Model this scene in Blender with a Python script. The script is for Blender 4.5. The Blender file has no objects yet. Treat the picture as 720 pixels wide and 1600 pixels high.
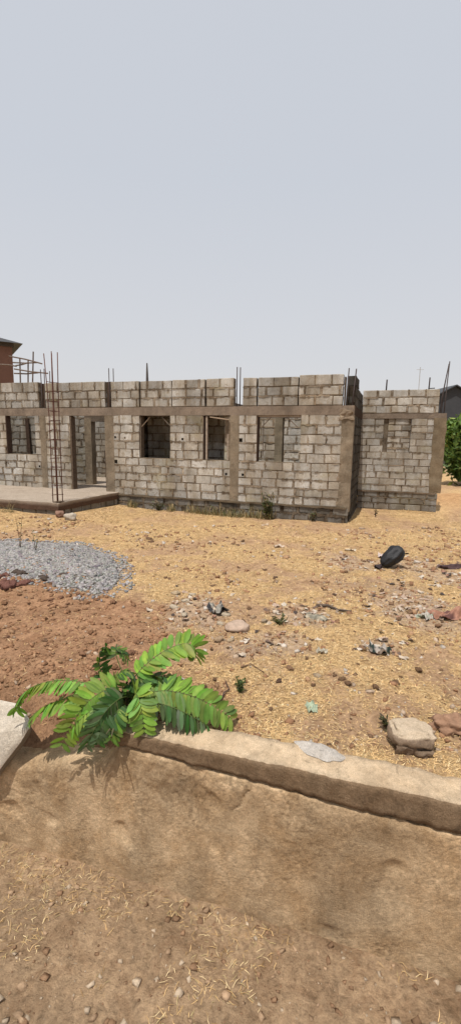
import bpy, math, random
import numpy as np
from mathutils import Matrix, Vector, noise as mnoise

rnd = random.Random(11)
SC = bpy.context.scene
COL = SC.collection

# ------------------------------------------------------------------ camera
F = 722.0; EYE = 2.18; PITCH = math.radians(9.05); ROLL = math.radians(0.85)
CAMR = Matrix.Rotation(math.pi/2 - PITCH, 3, 'X') @ Matrix.Rotation(ROLL, 3, 'Z')
def ray(px, py):
    return CAMR @ Vector(((px-360)/F, -(py-800)/F, -1.0))
def at(px, py, z=0.0):
    v = ray(px, py); t = (z-EYE)/v.z
    return Vector((0, 0, EYE)) + v*t
def on(px, py, Y):
    v = ray(px, py); t = Y/v.y
    return Vector((0, 0, EYE)) + v*t

cam_d = bpy.data.cameras.new('camera'); cam = bpy.data.objects.new('camera', cam_d); COL.objects.link(cam)
cam_d.sensor_fit = 'HORIZONTAL'; cam_d.sensor_width = 36.0; cam_d.lens = 36.0*F/720.0
cam_d.clip_start = 0.05; cam_d.clip_end = 3000
cam.matrix_world = Matrix.Translation((0, 0, EYE)) @ CAMR.to_4x4()
SC.camera = cam

# ------------------------------------------------------------------ tags
def tag(o, label=None, cat=None, group=None, kind=None):
    if label: o['label'] = label
    if cat: o['category'] = cat
    if group: o['group'] = group
    if kind: o['kind'] = kind
    return o
def empty(name, loc=(0, 0, 0), rz=0.0):
    o = bpy.data.objects.new(name, None); COL.objects.link(o)
    o.location = loc; o.rotation_euler = (0, 0, rz); o.empty_display_size = 0.2
    return o

# ------------------------------------------------------------------ materials
class NT:
    def __init__(s, name):
        s.m = bpy.data.materials.new(name); s.m.use_nodes = True
        s.n = s.m.node_tree.nodes; s.l = s.m.node_tree.links
        s.b = s.n['Principled BSDF']; s.b.inputs['Roughness'].default_value = 0.9
        s.b.inputs['Specular IOR Level'].default_value = 0.25
    def add(s, t, **kw):
        x = s.n.new(t)
        for k, v in kw.items(): setattr(x, k, v)
        return x
    def link(s, a, b): s.l.new(a, b)
    def coord(s, scale=(1, 1, 1), kind='Object'):
        c = s.add('ShaderNodeTexCoord'); m = s.add('ShaderNodeMapping')
        m.inputs['Scale'].default_value = scale
        s.link(c.outputs[kind], m.inputs['Vector']); return m.outputs['Vector']
    def noise(s, scale, vec=None, detail=6, rough=0.6, dist=0.0):
        x = s.add('ShaderNodeTexNoise'); x.inputs['Scale'].default_value = scale
        x.inputs['Detail'].default_value = detail; x.inputs['Roughness'].default_value = rough
        x.inputs['Distortion'].default_value = dist
        if vec is not None: s.link(vec, x.inputs['Vector'])
        return x.outputs['Fac']
    def ramp(s, fac, stops):
        r = s.add('ShaderNodeValToRGB'); e = r.color_ramp.elements
        while len(e) < len(stops): e.new(0.5)
        for i, (p, c) in enumerate(stops):
            e[i].position = p
            e[i].color = (c, c, c, 1) if isinstance(c, (int, float)) else (*c, 1)
        s.link(fac, r.inputs['Fac']); return r.outputs['Color']
    def mix(s, fac, a, b, mode='MIX'):
        x = s.add('ShaderNodeMix', data_type='RGBA', blend_type=mode)
        for sock, v in ((x.inputs[0], fac), (x.inputs[6], a), (x.inputs[7], b)):
            if hasattr(v, 'links'): s.link(v, sock)
            elif isinstance(v, (int, float)) and sock != x.inputs[0]: sock.default_value = (v, v, v, 1)
            elif isinstance(v, (int, float)): sock.default_value = v
            else: sock.default_value = (*v, 1)
        return x.outputs[2]
    def attr(s, name='tone'):
        a = s.add('ShaderNodeAttribute'); a.attribute_name = name
        sp = s.add('ShaderNodeSeparateColor'); s.link(a.outputs['Color'], sp.inputs[0])
        return a.outputs['Color'], sp.outputs[0], sp.outputs[1], sp.outputs[2]
    def math(s, op, a, b):
        x = s.add('ShaderNodeMath', operation=op)
        for i, v in enumerate((a, b)):
            if hasattr(v, 'links'): s.link(v, x.inputs[i])
            else: x.inputs[i].default_value = v
        return x.outputs[0]
    def bump(s, h, strength=0.5, dist=0.02):
        b = s.add('ShaderNodeBump'); b.inputs['Strength'].default_value = strength
        b.inputs['Distance'].default_value = dist
        s.link(h, b.inputs['Height']); s.link(b.outputs['Normal'], s.b.inputs['Normal'])
    def out(s, col): s.link(col, s.b.inputs['Base Color']); return s.m

def m_block():
    k = NT('hollow_block'); v = k.coord(); c, r, g, b = k.attr()
    base = k.mix(g, (0.475, 0.435, 0.375), (0.55, 0.525, 0.485))
    mort = k.mix(k.ramp(k.noise(2.6, v, 6, 0.7), [(0.36, 0.0), (0.64, 1.0)]), (0.17, 0.128, 0.09), (0.40, 0.325, 0.245))
    col = k.mix(b, base, mort)
    grain = k.ramp(k.noise(38, v, 8, 0.75), [(0.3, 0.72), (0.7, 1.22)])
    col = k.mix(1.0, col, grain, 'MULTIPLY')
    st = k.ramp(k.noise(1.3, v, 8, 0.7, 0.4), [(0.38, 0.66), (0.62, 1.08)])
    col = k.mix(0.9, col, st, 'MULTIPLY')
    drip = k.ramp(k.noise(1.5, k.coord((1.6, 1.6, 0.35)), 3, 0.6), [(0.40, (0.62, 0.54, 0.44)), (0.58, (1, 1, 1))])
    col = k.mix(0.7, col, drip, 'MULTIPLY')
    smear = k.ramp(k.noise(5.5, v, 6, 0.72, 1.6), [(0.53, 0.0), (0.63, 0.85)])
    col = k.mix(smear, col, (0.30, 0.245, 0.185))
    yel = k.ramp(k.noise(1.0, k.coord((1, 1, 1.7)), 4, 0.6), [(0.56, 0.0), (0.72, 0.5)])
    col = k.mix(yel, col, (0.36, 0.31, 0.18))
    rr = k.mix(1.0, col, r, 'MULTIPLY')
    k.bump(k.noise(55, v, 8, 0.8), 0.9, 0.02)
    k.b.inputs['Specular IOR Level'].default_value = 0.1
    return k.out(rr)
def m_conc(name, a, b, dark=0.7, drip=True, sc=2.0):
    k = NT(name); v = k.coord(); c, r, g, bb = k.attr()
    col = k.mix(k.ramp(k.noise(sc, v, 8, 0.7, 0.6), [(0.36, 0.0), (0.64, 1.0)]), a, b)
    col = k.mix(0.9, col, k.ramp(k.noise(30, v, 8, 0.8), [(0.3, 0.7), (0.7, 1.2)]), 'MULTIPLY')
    if drip:
        d = k.ramp(k.noise(2.2, k.coord((1.2, 1.2, 0.5)), 4, 0.6), [(0.36, dark), (0.60, 1.0)])
        col = k.mix(0.9, col, d, 'MULTIPLY')
    sp = k.ramp(k.noise(9, v, 7, 0.75, 1.0), [(0.55, 1.0), (0.68, 0.62)])
    col = k.mix(0.9, col, sp, 'MULTIPLY')
    gr = k.ramp(k.noise(130, v, 4, 0.8), [(0.3, 0.62), (0.7, 1.32)])
    col = k.mix(0.8 if not drip or sc > 2.5 else 0.0, col, gr, 'MULTIPLY')
    pt = k.ramp(k.noise(60, v, 3, 0.6), [(0.60, 1.0), (0.68, 0.55)])
    col = k.mix(0.7, col, pt, 'MULTIPLY')
    if name == 'rendered_wall':
        wv = k.add('ShaderNodeMix', data_type='VECTOR'); nn_ = k.add('ShaderNodeTexNoise'); nn_.inputs['Scale'].default_value = 3.5; nn_.inputs['Detail'].default_value = 5
        k.link(v, nn_.inputs['Vector']); va = k.add('ShaderNodeVectorMath', operation='SCALE'); va.inputs['Scale'].default_value = 0.45; k.link(nn_.outputs['Color'], va.inputs[0])
        vb = k.add('ShaderNodeVectorMath', operation='ADD'); k.link(v, vb.inputs[0]); k.link(va.outputs[0], vb.inputs[1])
        vo = k.add('ShaderNodeTexVoronoi', feature='DISTANCE_TO_EDGE'); vo.inputs['Scale'].default_value = 1.7; k.link(vb.outputs[0], vo.inputs['Vector'])
        ck = k.ramp(vo.outputs['Distance'], [(0.004, 0.30), (0.014, 1.0)])
        mk = k.ramp(k.noise(1.6, v, 3), [(0.60, 0.0), (0.70, 0.4)])
        col = k.mix(mk, col, k.mix(1.0, col, ck, 'MULTIPLY'))
    col = k.mix(1.0, col, c, 'MULTIPLY')
    k.bump(k.noise(40, v, 9, 0.8), 0.8, 0.025)
    k.b.inputs['Specular IOR Level'].default_value = 0.1
    return k.out(col)
def m_tone(name, rough=0.9, spec=0.2, nscale=20, var=(0.75, 1.2), bump=0.3, metal=0.0, bd=0.01):
    k = NT(name); v = k.coord(); c, r, g, b = k.attr()
    col = k.mix(1.0, c, k.ramp(k.noise(nscale, v, 6, 0.7), [(0.3, var[0]), (0.7, var[1])]), 'MULTIPLY')
    k.b.inputs['Roughness'].default_value = rough; k.b.inputs['Specular IOR Level'].default_value = spec
    k.b.inputs['Metallic'].default_value = metal
    if bump: k.bump(k.noise(nscale*2.5, v, 6, 0.75), bump, bd)
    return k.out(col)
def m_ground():
    k = NT('ground_soil'); v = k.coord(); c, r, g, b = k.attr()
    col = c
    fine = k.ramp(k.noise(22, v, 10, 0.78, 0.6), [(0.34, 0.50), (0.5, 0.96), (0.66, 1.30)])
    col = k.mix(1.0, col, fine, 'MULTIPLY')
    mid = k.ramp(k.noise(4.5, v, 8, 0.7, 0.8), [(0.33, (0.68, 0.62, 0.58)), (0.55, (1, 1, 1)), (0.72, (1.12, 1.08, 1.0))])
    col = k.mix(0.9, col, mid, 'MULTIPLY')
    h = k.mix(0.5, k.noise(30, v, 10, 0.8), k.noise(8, v, 8, 0.7))
    k.bump(h, 1.0, 0.06)
    k.b.inputs['Specular IOR Level'].default_value = 0.05
    return k.out(col)
def m_leaf(name, trans=0.35, rough=0.5):
    k = NT(name); v = k.coord(); c, r, g, b = k.attr()
    col = k.mix(1.0, c, k.ramp(k.noise(9, v, 4, 0.6), [(0.3, 0.72), (0.7, 1.22)]), 'MULTIPLY')
    k.link(col, k.b.inputs['Base Color']); k.b.inputs['Roughness'].default_value = rough
    k.b.inputs['Specular IOR Level'].default_value = 0.3
    t = k.add('ShaderNodeBsdfTranslucent'); k.link(k.mix(1.0, col, (1.25, 1.35, 0.6), 'MULTIPLY'), t.inputs['Color'])
    mx = k.add('ShaderNodeMixShader'); mx.inputs[0].default_value = trans
    o = k.n['Material Output']; k.link(k.b.outputs[0], mx.inputs[1]); k.link(t.outputs[0], mx.inputs[2])
    k.link(mx.outputs[0], o.inputs['Surface']); return k.m

M = dict(block=m_block(),
         beam=m_conc('cast_concrete', (0.30, 0.235, 0.18), (0.22, 0.17, 0.13)),
         col=m_conc('column_concrete', (0.305, 0.24, 0.17), (0.22, 0.175, 0.125)),
         floor=m_conc('floor_screed', (0.42, 0.345, 0.275), (0.34, 0.275, 0.215), drip=False),
         wall=m_conc('rendered_wall', (0.72, 0.535, 0.345), (0.50, 0.335, 0.19), 0.7, True, 3.0),
         cap=m_conc('cap_concrete', (0.60, 0.48, 0.345), (0.49, 0.375, 0.255), 0.9, False, 5.0),
         pale=m_conc('pale_concrete', (0.46, 0.42, 0.37), (0.36, 0.32, 0.27), 0.85, False, 4.0),
         stone=m_tone('stone', 0.95, 0.1, 14, (0.7, 1.2), 0.8, 0, 0.02),
         gravel=m_tone('crushed_stone', 0.9, 0.2, 30, (0.8, 1.2), 0.3),
         ground=m_ground(), straw=m_tone('dry_straw', 0.8, 0.2, 12, (0.8, 1.15), 0.0),
         rust=m_tone('rusty_steel', 0.85, 0.2, 40, (0.6, 1.3), 0.3),
         wood=m_tone('weathered_timber', 0.9, 0.1, 15, (0.6, 1.25), 0.4),
         plastic=m_tone('thin_plastic', 0.48, 0.4, 10, (0.7, 1.2), 0.7, 0, 0.02),
         litter=m_tone('faded_litter', 0.7, 0.3, 18, (0.7, 1.2), 0.4),
         leaf=m_leaf('green_leaf'), tree=m_leaf('tree_leaf', 0.25, 0.55),
         house=m_tone('house_render', 0.9, 0.1, 1.5, (0.85, 1.1), 0.2),
         roof=m_tone('roof_sheet', 0.6, 0.4, 2, (0.8, 1.1), 0.1))

# ------------------------------------------------------------------ mesh builder
class MB:
    def __init__(s): s.v = []; s.f = []; s.c = []
    def quad_box(s, P, tone):            # P: eight corner points, bottom ring then top ring
        k = len(s.v); s.v += [tuple(p) for p in P]; s.c += [tone]*8
        for q in ((0, 3, 2, 1), (4, 5, 6, 7), (0, 1, 5, 4), (1, 2, 6, 5), (2, 3, 7, 6), (3, 0, 4, 7)):
            s.f.append(tuple(k+i for i in q))
    def box(s, x0, x1, y0, y1, z0, z1, tone=(1, 1, 1), jit=0.0, mp=None):
        P = [(x0, y0, z0), (x1, y0, z0), (x1, y1, z0), (x0, y1, z0), (x0, y0, z1), (x1, y0, z1), (x1, y1, z1), (x0, y1, z1)]
        if jit: P = [(p[0]+rnd.uniform(-jit, jit), p[1]+rnd.uniform(-jit, jit)*0.4, p[2]+rnd.uniform(-jit, jit)) for p in P]
        if mp: P = [mp(*p) for p in P]
        s.quad_box(P, tone)
    def tube(s, pts, r, tone=(1, 1, 1), n=6, r1=None):
        pts = [Vector(p) for p in pts]; k0 = len(s.v); m = len(pts)
        for i, p in enumerate(pts):
            d = (pts[min(i+1, m-1)] - pts[max(i-1, 0)]).normalized()
            a = d.orthogonal().normalized() if abs(d.z) < 0.9 else Vector((1, 0, 0)) - d*d.x
            a.normalize(); b = d.cross(a)
            rr = r if r1 is None else r + (r1-r)*i/(m-1)
            for j in range(n):
                t = 2*math.pi*j/n
                s.v.append(tuple(p + (a*math.cos(t) + b*math.sin(t))*rr)); s.c.append(tone)
        for i in range(m-1):
            for j in range(n):
                s.f.append((k0+i*n+j, k0+i*n+(j+1) % n, k0+(i+1)*n+(j+1) % n, k0+(i+1)*n+j))
        s.f.append(tuple(k0+j for j in range(n))[::-1]); s.f.append(tuple(k0+(m-1)*n+j for j in range(n)))
    def poly(s, pts, tone=(1, 1, 1)):
        k = len(s.v); s.v += [tuple(p) for p in pts]; s.c += [tone]*len(pts); s.f.append(tuple(range(k, k+len(pts))))
    def grid(s, fn, nu, nv, tone=None):  # fn(i/nu, j/nv) -> point
        k = len(s.v)
        for i in range(nu+1):
            for j in range(nv+1):
                p = fn(i/nu, j/nv); s.v.append(tuple(p)); s.c.append(tone(i/nu, j/nv, p) if callable(tone) else (tone or (1, 1, 1)))
        w = nv+1
        for i in range(nu):
            for j in range(nv):
                s.f.append((k+i*w+j, k+(i+1)*w+j, k+(i+1)*w+j+1, k+i*w+j+1))
    def rough_box(s, x0, x1, y0, y1, z0, z1, seg=0.08, amp=0.01, freq=6, tone=(1, 1, 1), mp=None):
        n = [max(1, int(round((b-a)/seg))) for a, b in ((x0, x1), (y0, y1), (z0, z1))]
        n = [min(k, 80) for k in n]
        def d(p):
            q = Vector(p) + mnoise.noise_vector(Vector(p)*freq)*amp + mnoise.noise_vector(Vector(p)*freq*3.1)*amp*0.4
            return mp(*q) if mp else q
        lx, ly, lz = x1-x0, y1-y0, z1-z0
        s.grid(lambda a, b: d((x0+a*lx, y0, z0+b*lz)), n[0], n[2], tone)
        s.grid(lambda a, b: d((x1-a*lx, y1, z0+b*lz)), n[0], n[2], tone)
        s.grid(lambda a, b: d((x0, y1-a*ly, z0+b*lz)), n[1], n[2], tone)
        s.grid(lambda a, b: d((x1, y0+a*ly, z0+b*lz)), n[1], n[2], tone)
        s.grid(lambda a, b: d((x0+a*lx, y0+b*ly, z1)), n[0], n[1], tone)
        s.grid(lambda a, b: d((x0+a*lx, y1-b*ly, z0)), n[0], n[1], tone)
    def build(s, name, mat, parent=None, smooth=False):
        me = bpy.data.meshes.new(name); me.from_pydata(s.v, [], s.f)
        a = me.color_attributes.new('tone', 'FLOAT_COLOR', 'POINT')
        c = np.ones((len(s.v), 4), np.float32); c[:, :3] = np.array(s.c, np.float32).reshape(-1, 3)
        a.data.foreach_set('color', c.ravel())
        me.materials.append(mat)
        if smooth: me.polygons.foreach_set('use_smooth', [True]*len(me.polygons))
        me.update()
        o = bpy.data.objects.new(name, me); COL.objects.link(o)
        if mat is M['block']:
            bv = o.modifiers.new('worn_edges', 'BEVEL'); bv.width = 0.014; bv.segments = 2; bv.limit_method = 'NONE'; bv.use_clamp_overlap = True
        if parent is not None: o.parent = parent
        return o

def np_mesh(name, V, Fc, C, mat, parent=None, smooth=False):
    """V (n,3), Fc (m,k) uniform polygon size, C (n,3)"""
    me = bpy.data.meshes.new(name); m, k = Fc.shape
    me.vertices.add(len(V)); me.vertices.foreach_set('co', V.astype(np.float32).ravel())
    me.loops.add(m*k); me.loops.foreach_set('vertex_index', Fc.astype(np.int32).ravel())
    me.polygons.add(m); me.polygons.foreach_set('loop_start', np.arange(0, m*k, k, dtype=np.int32))
    me.update(calc_edges=True)
    a = me.color_attributes.new('tone', 'FLOAT_COLOR', 'POINT')
    c = np.ones((len(V), 4), np.float32); c[:, :3] = C; a.data.foreach_set('color', c.ravel())
    me.materials.append(mat)
    if smooth: me.polygons.foreach_set('use_smooth', [True]*m)
    o = bpy.data.objects.new(name, me); COL.objects.link(o)
    if parent is not None: o.parent = parent
    return o

# numpy value noise
_rs = np.random.RandomState(5); _tab = _rs.rand(256, 256)
def vnoise(x, y):
    xi = np.floor(x).astype(int); yi = np.floor(y).astype(int); fx = x-xi; fy = y-yi
    fx = fx*fx*(3-2*fx); fy = fy*fy*(3-2*fy); g = lambda a, b: _tab[a & 255, b & 255]
    return (g(xi, yi)*(1-fx)+g(xi+1, yi)*fx)*(1-fy) + (g(xi, yi+1)*(1-fx)+g(xi+1, yi+1)*fx)*fy
def fbm(x, y, o=4):
    s = 0; a = 0.5; t = 0
    for i in range(o):
        s = s + a*vnoise(x*2**i+17.3*i, y*2**i+9.1*i); t += a; a *= 0.5
    return s/t
def sstep(a, b, x):
    t = np.clip((x-a)/(b-a), 0, 1); return t*t*(3-2*t)

# ------------------------------------------------------------------ terrain functions
WT = Vector((0.95943, -0.28196, 0)); WN = Vector((0.28196, 0.95943, 0)); W0 = Vector((-0.667, 3.029, 0))  # low wall: along, away, origin
def wall_sn(x, y):
    return (x-W0.x)*WT.x + (y-W0.y)*WT.y, (x-W0.x)*WN.x + (y-W0.y)*WN.y
_S = np.array([-6, -1.6, -1.06, -0.55, -0.30, -0.12, 0.3, 0.9, 1.6, 6.0])
_Z = np.array([-0.50, -0.47, -0.40, -0.265, -0.24, -0.06, -0.074, -0.102, -0.140, -0.16])
def body_top(s): return np.interp(s, _S, _Z)
GPOLY = np.array([(-6.6, 9.5), (-4.7, 9.25), (-3.9, 9.2), (-3.08, 9.08), (-2.38, 8.48), (-1.88, 7.63), (-1.66, 6.95), (-1.66, 6.4), (-1.82, 6.05), (-2.13, 6.25), (-2.81, 6.54), (-3.59, 6.98), (-5.2, 7.2), (-6.8, 7.6)])
def poly_dist(x, y, P):
    """signed distance, positive inside"""
    d = np.full(x.shape, 1e9); ins = np.zeros(x.shape, bool)
    for i in range(len(P)):
        a = P[i]; b = P[(i+1) % len(P)]; e = b-a
        t = np.clip(((x-a[0])*e[0]+(y-a[1])*e[1])/(e@e), 0, 1)
        d = np.minimum(d, np.hypot(x-a[0]-t*e[0], y-a[1]-t*e[1]))
        c = ((a[1] > y) != (b[1] > y)) & (x < (b[0]-a[0])*(y-a[1])/(b[1]-a[1]+1e-12)+a[0]); ins ^= c
    return np.where(ins, d, -d)
def gravel_h(x, y):
    d = poly_dist(x, y, GPOLY) + (fbm(x*1.7, y*1.7)-0.5)*0.25
    return np.clip(d, 0, 0.9)*0.22*(0.75+0.5*fbm(x*1.3+5, y*1.3))
def height(x, y, gravel=True):
    x = np.asarray(x, float); y = np.asarray(y, float)
    h = 0.20*sstep(2.0, 5.2, -x)*sstep(9, 13, y)
    h = h + 0.32*np.exp(-((x-8.6)**2/4.5+(y-16.6)**2/2.6))            # earth bank right of the building
    h = h + (fbm(x*0.7, y*0.7)-0.5)*0.10 + (fbm(x*3, y*3, 3)-0.5)*0.045*sstep(14, 6, y) + (fbm(x*11, y*11, 3)-0.5)*0.02*sstep(9, 5, y)
    soil = redness(x, y)
    clump = (fbm(x*9+1, y*9+4, 4)-0.42); h = h + np.clip(clump, 0, 1)*0.085*sstep(7.5, 4.5, y)*(1-soil*0.5)
    h = h + soil*((fbm(x*7+3, y*7, 3)-0.45)*0.06*sstep(8, 5, y))
    h = h + 0.12*np.exp(-((x+3.4)**2/1.6+(y-6.3)**2/0.25))            # ridge of red soil in front of the gravel
    s, n = wall_sn(x, y)
    flat = sstep(0.1, 0.9, n); h = h*flat + (1-flat)*0.0
    dip = sstep(-0.1, -0.35, s)*sstep(0.55, 0.10, n)
    h = h*(1-dip) + (np.interp(s, _S, _Z)-0.0)*dip
    low = -1.15 + 0.10*np.clip(-n, 0, 2.2) + (fbm(x*5, y*5)-0.5)*0.05
    k = sstep(0.14, 0.06, n)
    h = h*(1-k) + low*k
    if gravel: h = h + gravel_h(x, y)*0.9
    return h
def redness(x, y):
    # red bare soil at the left front
    bx = np.interp(y, [2.5, 3.3, 4.2, 5.2, 6.0, 6.7, 7.6], [0.3, 0.0, -0.4, -0.75, -1.35, -2.1, -3.6])
    w = (fbm(x*1.6+7, y*1.6)-0.5)*1.3
    return sstep(0.35, -0.35, x-bx+w)*sstep(7.9, 6.9, y)
RUB = [(640, 948, 75, 40), (550, 880, 50, 20), (700, 900, 50, 26), (305, 955, 55, 34), (470, 962, 65, 22), (600, 1012, 40, 18), (640, 885, 60, 22), (430, 1010, 70, 30)]
RUBW = []
for (a, b, c, d) in RUB:
    p = at(a, b); RUBW.append((p.x, p.y, (at(a+c, b)-p).length, abs(at(a, b-d).y-at(a, b+d).y)/2))
def rubbish(x, y):
    m = 0*x
    for (cx, cy, rx, ry) in RUBW: m = np.maximum(m, np.exp(-(((x-cx)/rx)**2+((y-cy)/ry)**2)))
    return sstep(0.30, 0.75, m+(fbm(x*2.7+3, y*2.7+1, 4)-0.5)*1.0)
def h1(x, y): return float(height(np.array([x]), np.array([y]))[0])
def gat(px, py):
    p = at(px, py)
    for _ in range(3): p = at(px, py, h1(p.x, p.y))
    return p

# ------------------------------------------------------------------ ground
def axis(lo, hi, step, far):
    a = list(np.arange(lo, hi, step)); s = step
    L = []; x = lo
    while x > -far: s *= 1.16; x -= s; L.append(x)
    R = []; x = a[-1]; s = step
    while x < far: s *= 1.16; x += s; R.append(x)
    return np.array(L[::-1]+a+R)
gx = axis(-3.4, 3.6, 0.03, 900); gy = axis(0.9, 8.6, 0.03, 900)
X, Y = np.meshgrid(gx, gy, indexing='ij'); Z = height(X, Y)
red = redness(X, Y); s_, n_ = wall_sn(X, Y)
patch = fbm(X*0.9+2, Y*0.9, 5); patch2 = fbm(X*4+1, Y*4, 4)
straw = np.stack([0.575+0*X, 0.39+0*X, 0.20+0*X], -1); bare = np.array([0.44, 0.285, 0.17]); redc = np.array([0.37, 0.215, 0.125])
w = sstep(0.44, 0.64, patch*0.6+patch2*0.4)[..., None]
C = straw*(1-w) + bare*w
C = C*(1-red[..., None]) + redc*red[..., None]*(0.85+0.35*patch2[..., None])
gm = sstep(-0.02, 0.12, poly_dist(X, Y, GPOLY)+(fbm(X*2.5, Y*2.5)-0.5)*0.3)[..., None]
C = C*(1-gm) + np.array([0.30, 0.27, 0.24])*gm
bank = np.exp(-((X-8.6)**2/6+(Y-16.6)**2/4))[..., None]; C = C*(1-np.clip(bank*1.4, 0, 1)) + np.array([0.50, 0.30, 0.15])*np.clip(bank*1.4, 0, 1)
grey = (sstep(0.55, 0.72, fbm(X*1.1+31, Y*1.1+8, 4))*sstep(1.2, 2.6, X)*sstep(8, 6.5, Y)*0.5)[..., None]
C = C*(1-grey) + np.array([0.30, 0.225, 0.165])*grey
rubm = rubbish(X, Y)[..., None]; C = C*(1-0.75*rubm) + np.array([0.44, 0.32, 0.23])*0.75*rubm
lowm = sstep(0.1, 0.0, n_)[..., None]; C = C*(1-lowm) + np.array([0.42, 0.29, 0.18])*(0.7+0.6*fbm(X*2.2, Y*2.2, 5)[..., None])*lowm
far = sstep(25, 60, np.hypot(X, Y))[..., None]; C = C*(1-far) + np.array([0.30, 0.24, 0.14])*far
nx, ny = X.shape; idx = np.arange(nx*ny).reshape(nx, ny)
Fq = np.stack([idx[:-1, :-1], idx[1:, :-1], idx[1:, 1:], idx[:-1, 1:]], -1).reshape(-1, 4)
g = np_mesh('ground', np.stack([X, Y, Z], -1).reshape(-1, 3), Fq, C.reshape(-1, 3), M['ground'], smooth=True)
tag(g, kind='structure')

# ------------------------------------------------------------------ scatter helpers (stuff)
def cubes(name, P, size, Cc, mat, flat=0.7, sink=0.3, seed=1):
    """many little irregular stones: an octahedron-like eight-vertex lump each"""
    rs = np.random.RandomState(seed); n = len(P)
    base = np.array([(-1, -1, -1), (1, -1, -1), (1, 1, -1), (-1, 1, -1), (-1, -1, 1), (1, -1, 1), (1, 1, 1), (-1, 1, 1)], float)*0.5
    V = base[None]*(0.6+0.8*rs.rand(n, 8, 1)) + (rs.rand(n, 8, 3)-0.5)*0.3
    V = V*(0.6+0.8*rs.rand(n, 1, 3)); V[..., 2] *= flat
    a = rs.rand(n)*6.283; t = (rs.rand(n)-0.5)*1.6
    ca, sa, ct, st = np.cos(a), np.sin(a), np.cos(t), np.sin(t)
    y = V[..., 1]*ct[:, None]-V[..., 2]*st[:, None]; z = V[..., 1]*st[:, None]+V[..., 2]*ct[:, None]; x = V[..., 0]
    V = np.stack([x*ca[:, None]-y*sa[:, None], x*sa[:, None]+y*ca[:, None], z], -1)*size[:, None, None]
    V += P[:, None, :]; V[..., 2] += (size*(0.5-sink)*flat)[:, None]
    q = np.array([(0, 3, 2, 1), (4, 5, 6, 7), (0, 1, 5, 4), (1, 2, 6, 5), (2, 3, 7, 6), (3, 0, 4, 7)])
    Fc = (q[None]+(np.arange(n)*8)[:, None, None]).reshape(-1, 4)
    return np_mesh(name, V.reshape(-1, 3), Fc, np.repeat(Cc, 8, 0), mat)
rs = np.random.RandomState(3)

# crushed stone pile
n = 90000
xs = rs.uniform(-6.8, -1.2, n); ys = rs.uniform(5.6, 9.6, n)
dd = poly_dist(xs, ys, GPOLY)+(fbm(xs*1.7, ys*1.7)-0.5)*0.25
keep = (dd > 0.02) | ((dd > -0.22) & (rs.rand(n) < 0.10)) 
keep &= ~((dd < 0.35) & (ys < 7.3) & (rs.rand(n) < 0.45))
xs, ys = xs[keep], ys[keep]; n = len(xs)
b = (0.20+0.17*rs.rand(n))[:, None]*np.where(rs.rand(n) < 0.16, 0.5, 1.0)[:, None]
Cc = b*np.array([1.0, 0.94, 0.90]) + (rs.rand(n, 3)-0.5)*0.03
o = cubes('gravel', np.stack([xs, ys, height(xs, ys)], -1), 0.018+0.020*rs.rand(n), Cc, M['gravel'], 0.8, 0.2, 2)
tag(o, 'pale grey crushed stone gravel heaped in a flat pile on dry ground', 'gravel', kind='stuff')

# pebbles and crumbs of earth
n = 22000
ys = 3.0+rs.rand(n)**1.5*8.5; xs = (rs.rand(n)-0.5)*1.15*ys
s, nn = wall_sn(xs, ys); rd = redness(xs, ys); keep = (nn > 0.30) & ((rs.rand(n) < 0.11) | (rs.rand(n) < 0.7*rubbish(xs, ys)) | (rs.rand(n) < rd*0.5) | ((rs.rand(n) < 0.6) & (fbm(xs*1.2+31, ys*1.2+8) > 0.57)))
xs, ys, rd = xs[keep], ys[keep], rd[keep]; n = len(xs)
pal = np.array([(0.31, 0.17, 0.095), (0.37, 0.225, 0.13), (0.44, 0.33, 0.24), (0.19, 0.115, 0.07), (0.52, 0.45, 0.38)])
pick = rs.choice(5, n, p=[0.34, 0.28, 0.16, 0.14, 0.08]); pick = np.where((rd > 0.5) & (pick > 1) & (rs.rand(n) < 0.8), 0, pick)
Cc = pal[pick]*(0.8+0.4*rs.rand(n, 1))
o = cubes('dirt_crumbs', np.stack([xs, ys, height(xs, ys)], -1), 0.008+0.03*rs.rand(n)**3.2*(0.4+ys/6), Cc, M['stone'], 0.7, 0.35, 4)
tag(o, 'loose pebbles and crumbs of earth scattered over the yard', 'dirt', kind='stuff')

# dry grass lying over the yard
def blades(name, xs, ys, L, wd, lift, Cc, mat, seed, label, cat):
    rr = np.random.RandomState(seed); n = len(xs); a = rr.rand(n)*6.283
    dx, dy = np.cos(a), np.sin(a); z = height(xs, ys)
    up = lift*L; bend = (rr.rand(n)-0.5)*0.6
    A = np.stack([xs, ys, z+0.002], -1)
    Mi = A + np.stack([dx*L*0.5, dy*L*0.5, up*0.8], -1)
    E = A + np.stack([(dx*0.9-dy*bend)*L, (dy*0.9+dx*bend)*L, up*(0.6+0.6*rr.rand(n))], -1)
    sd = np.stack([-dy*wd, dx*wd, 0*dx], -1)
    V = np.stack([A-sd, A+sd, Mi-sd, Mi+sd, E-sd*0.3, E+sd*0.3], 1).reshape(-1, 3)
    q = np.array([(0, 1, 3, 2), (2, 3, 5, 4)]); Fc = (q[None]+(np.arange(n)*6)[:, None, None]).reshape(-1, 4)
    o = np_mesh(name, V, Fc, np.repeat(Cc, 6, 0), mat); tag(o, label, cat, kind='stuff'); return o
n = 230000
ys = 2.5+rs.rand(n)**1.45*13.0; xs = (rs.rand(n)-0.48)*1.2*ys
s, nn = wall_sn(xs, ys); rd = redness(xs, ys)
pt = fbm(xs*0.9+2, ys*0.9, 5)*0.6+fbm(xs*4+1, ys*4, 4)*0.4
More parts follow.
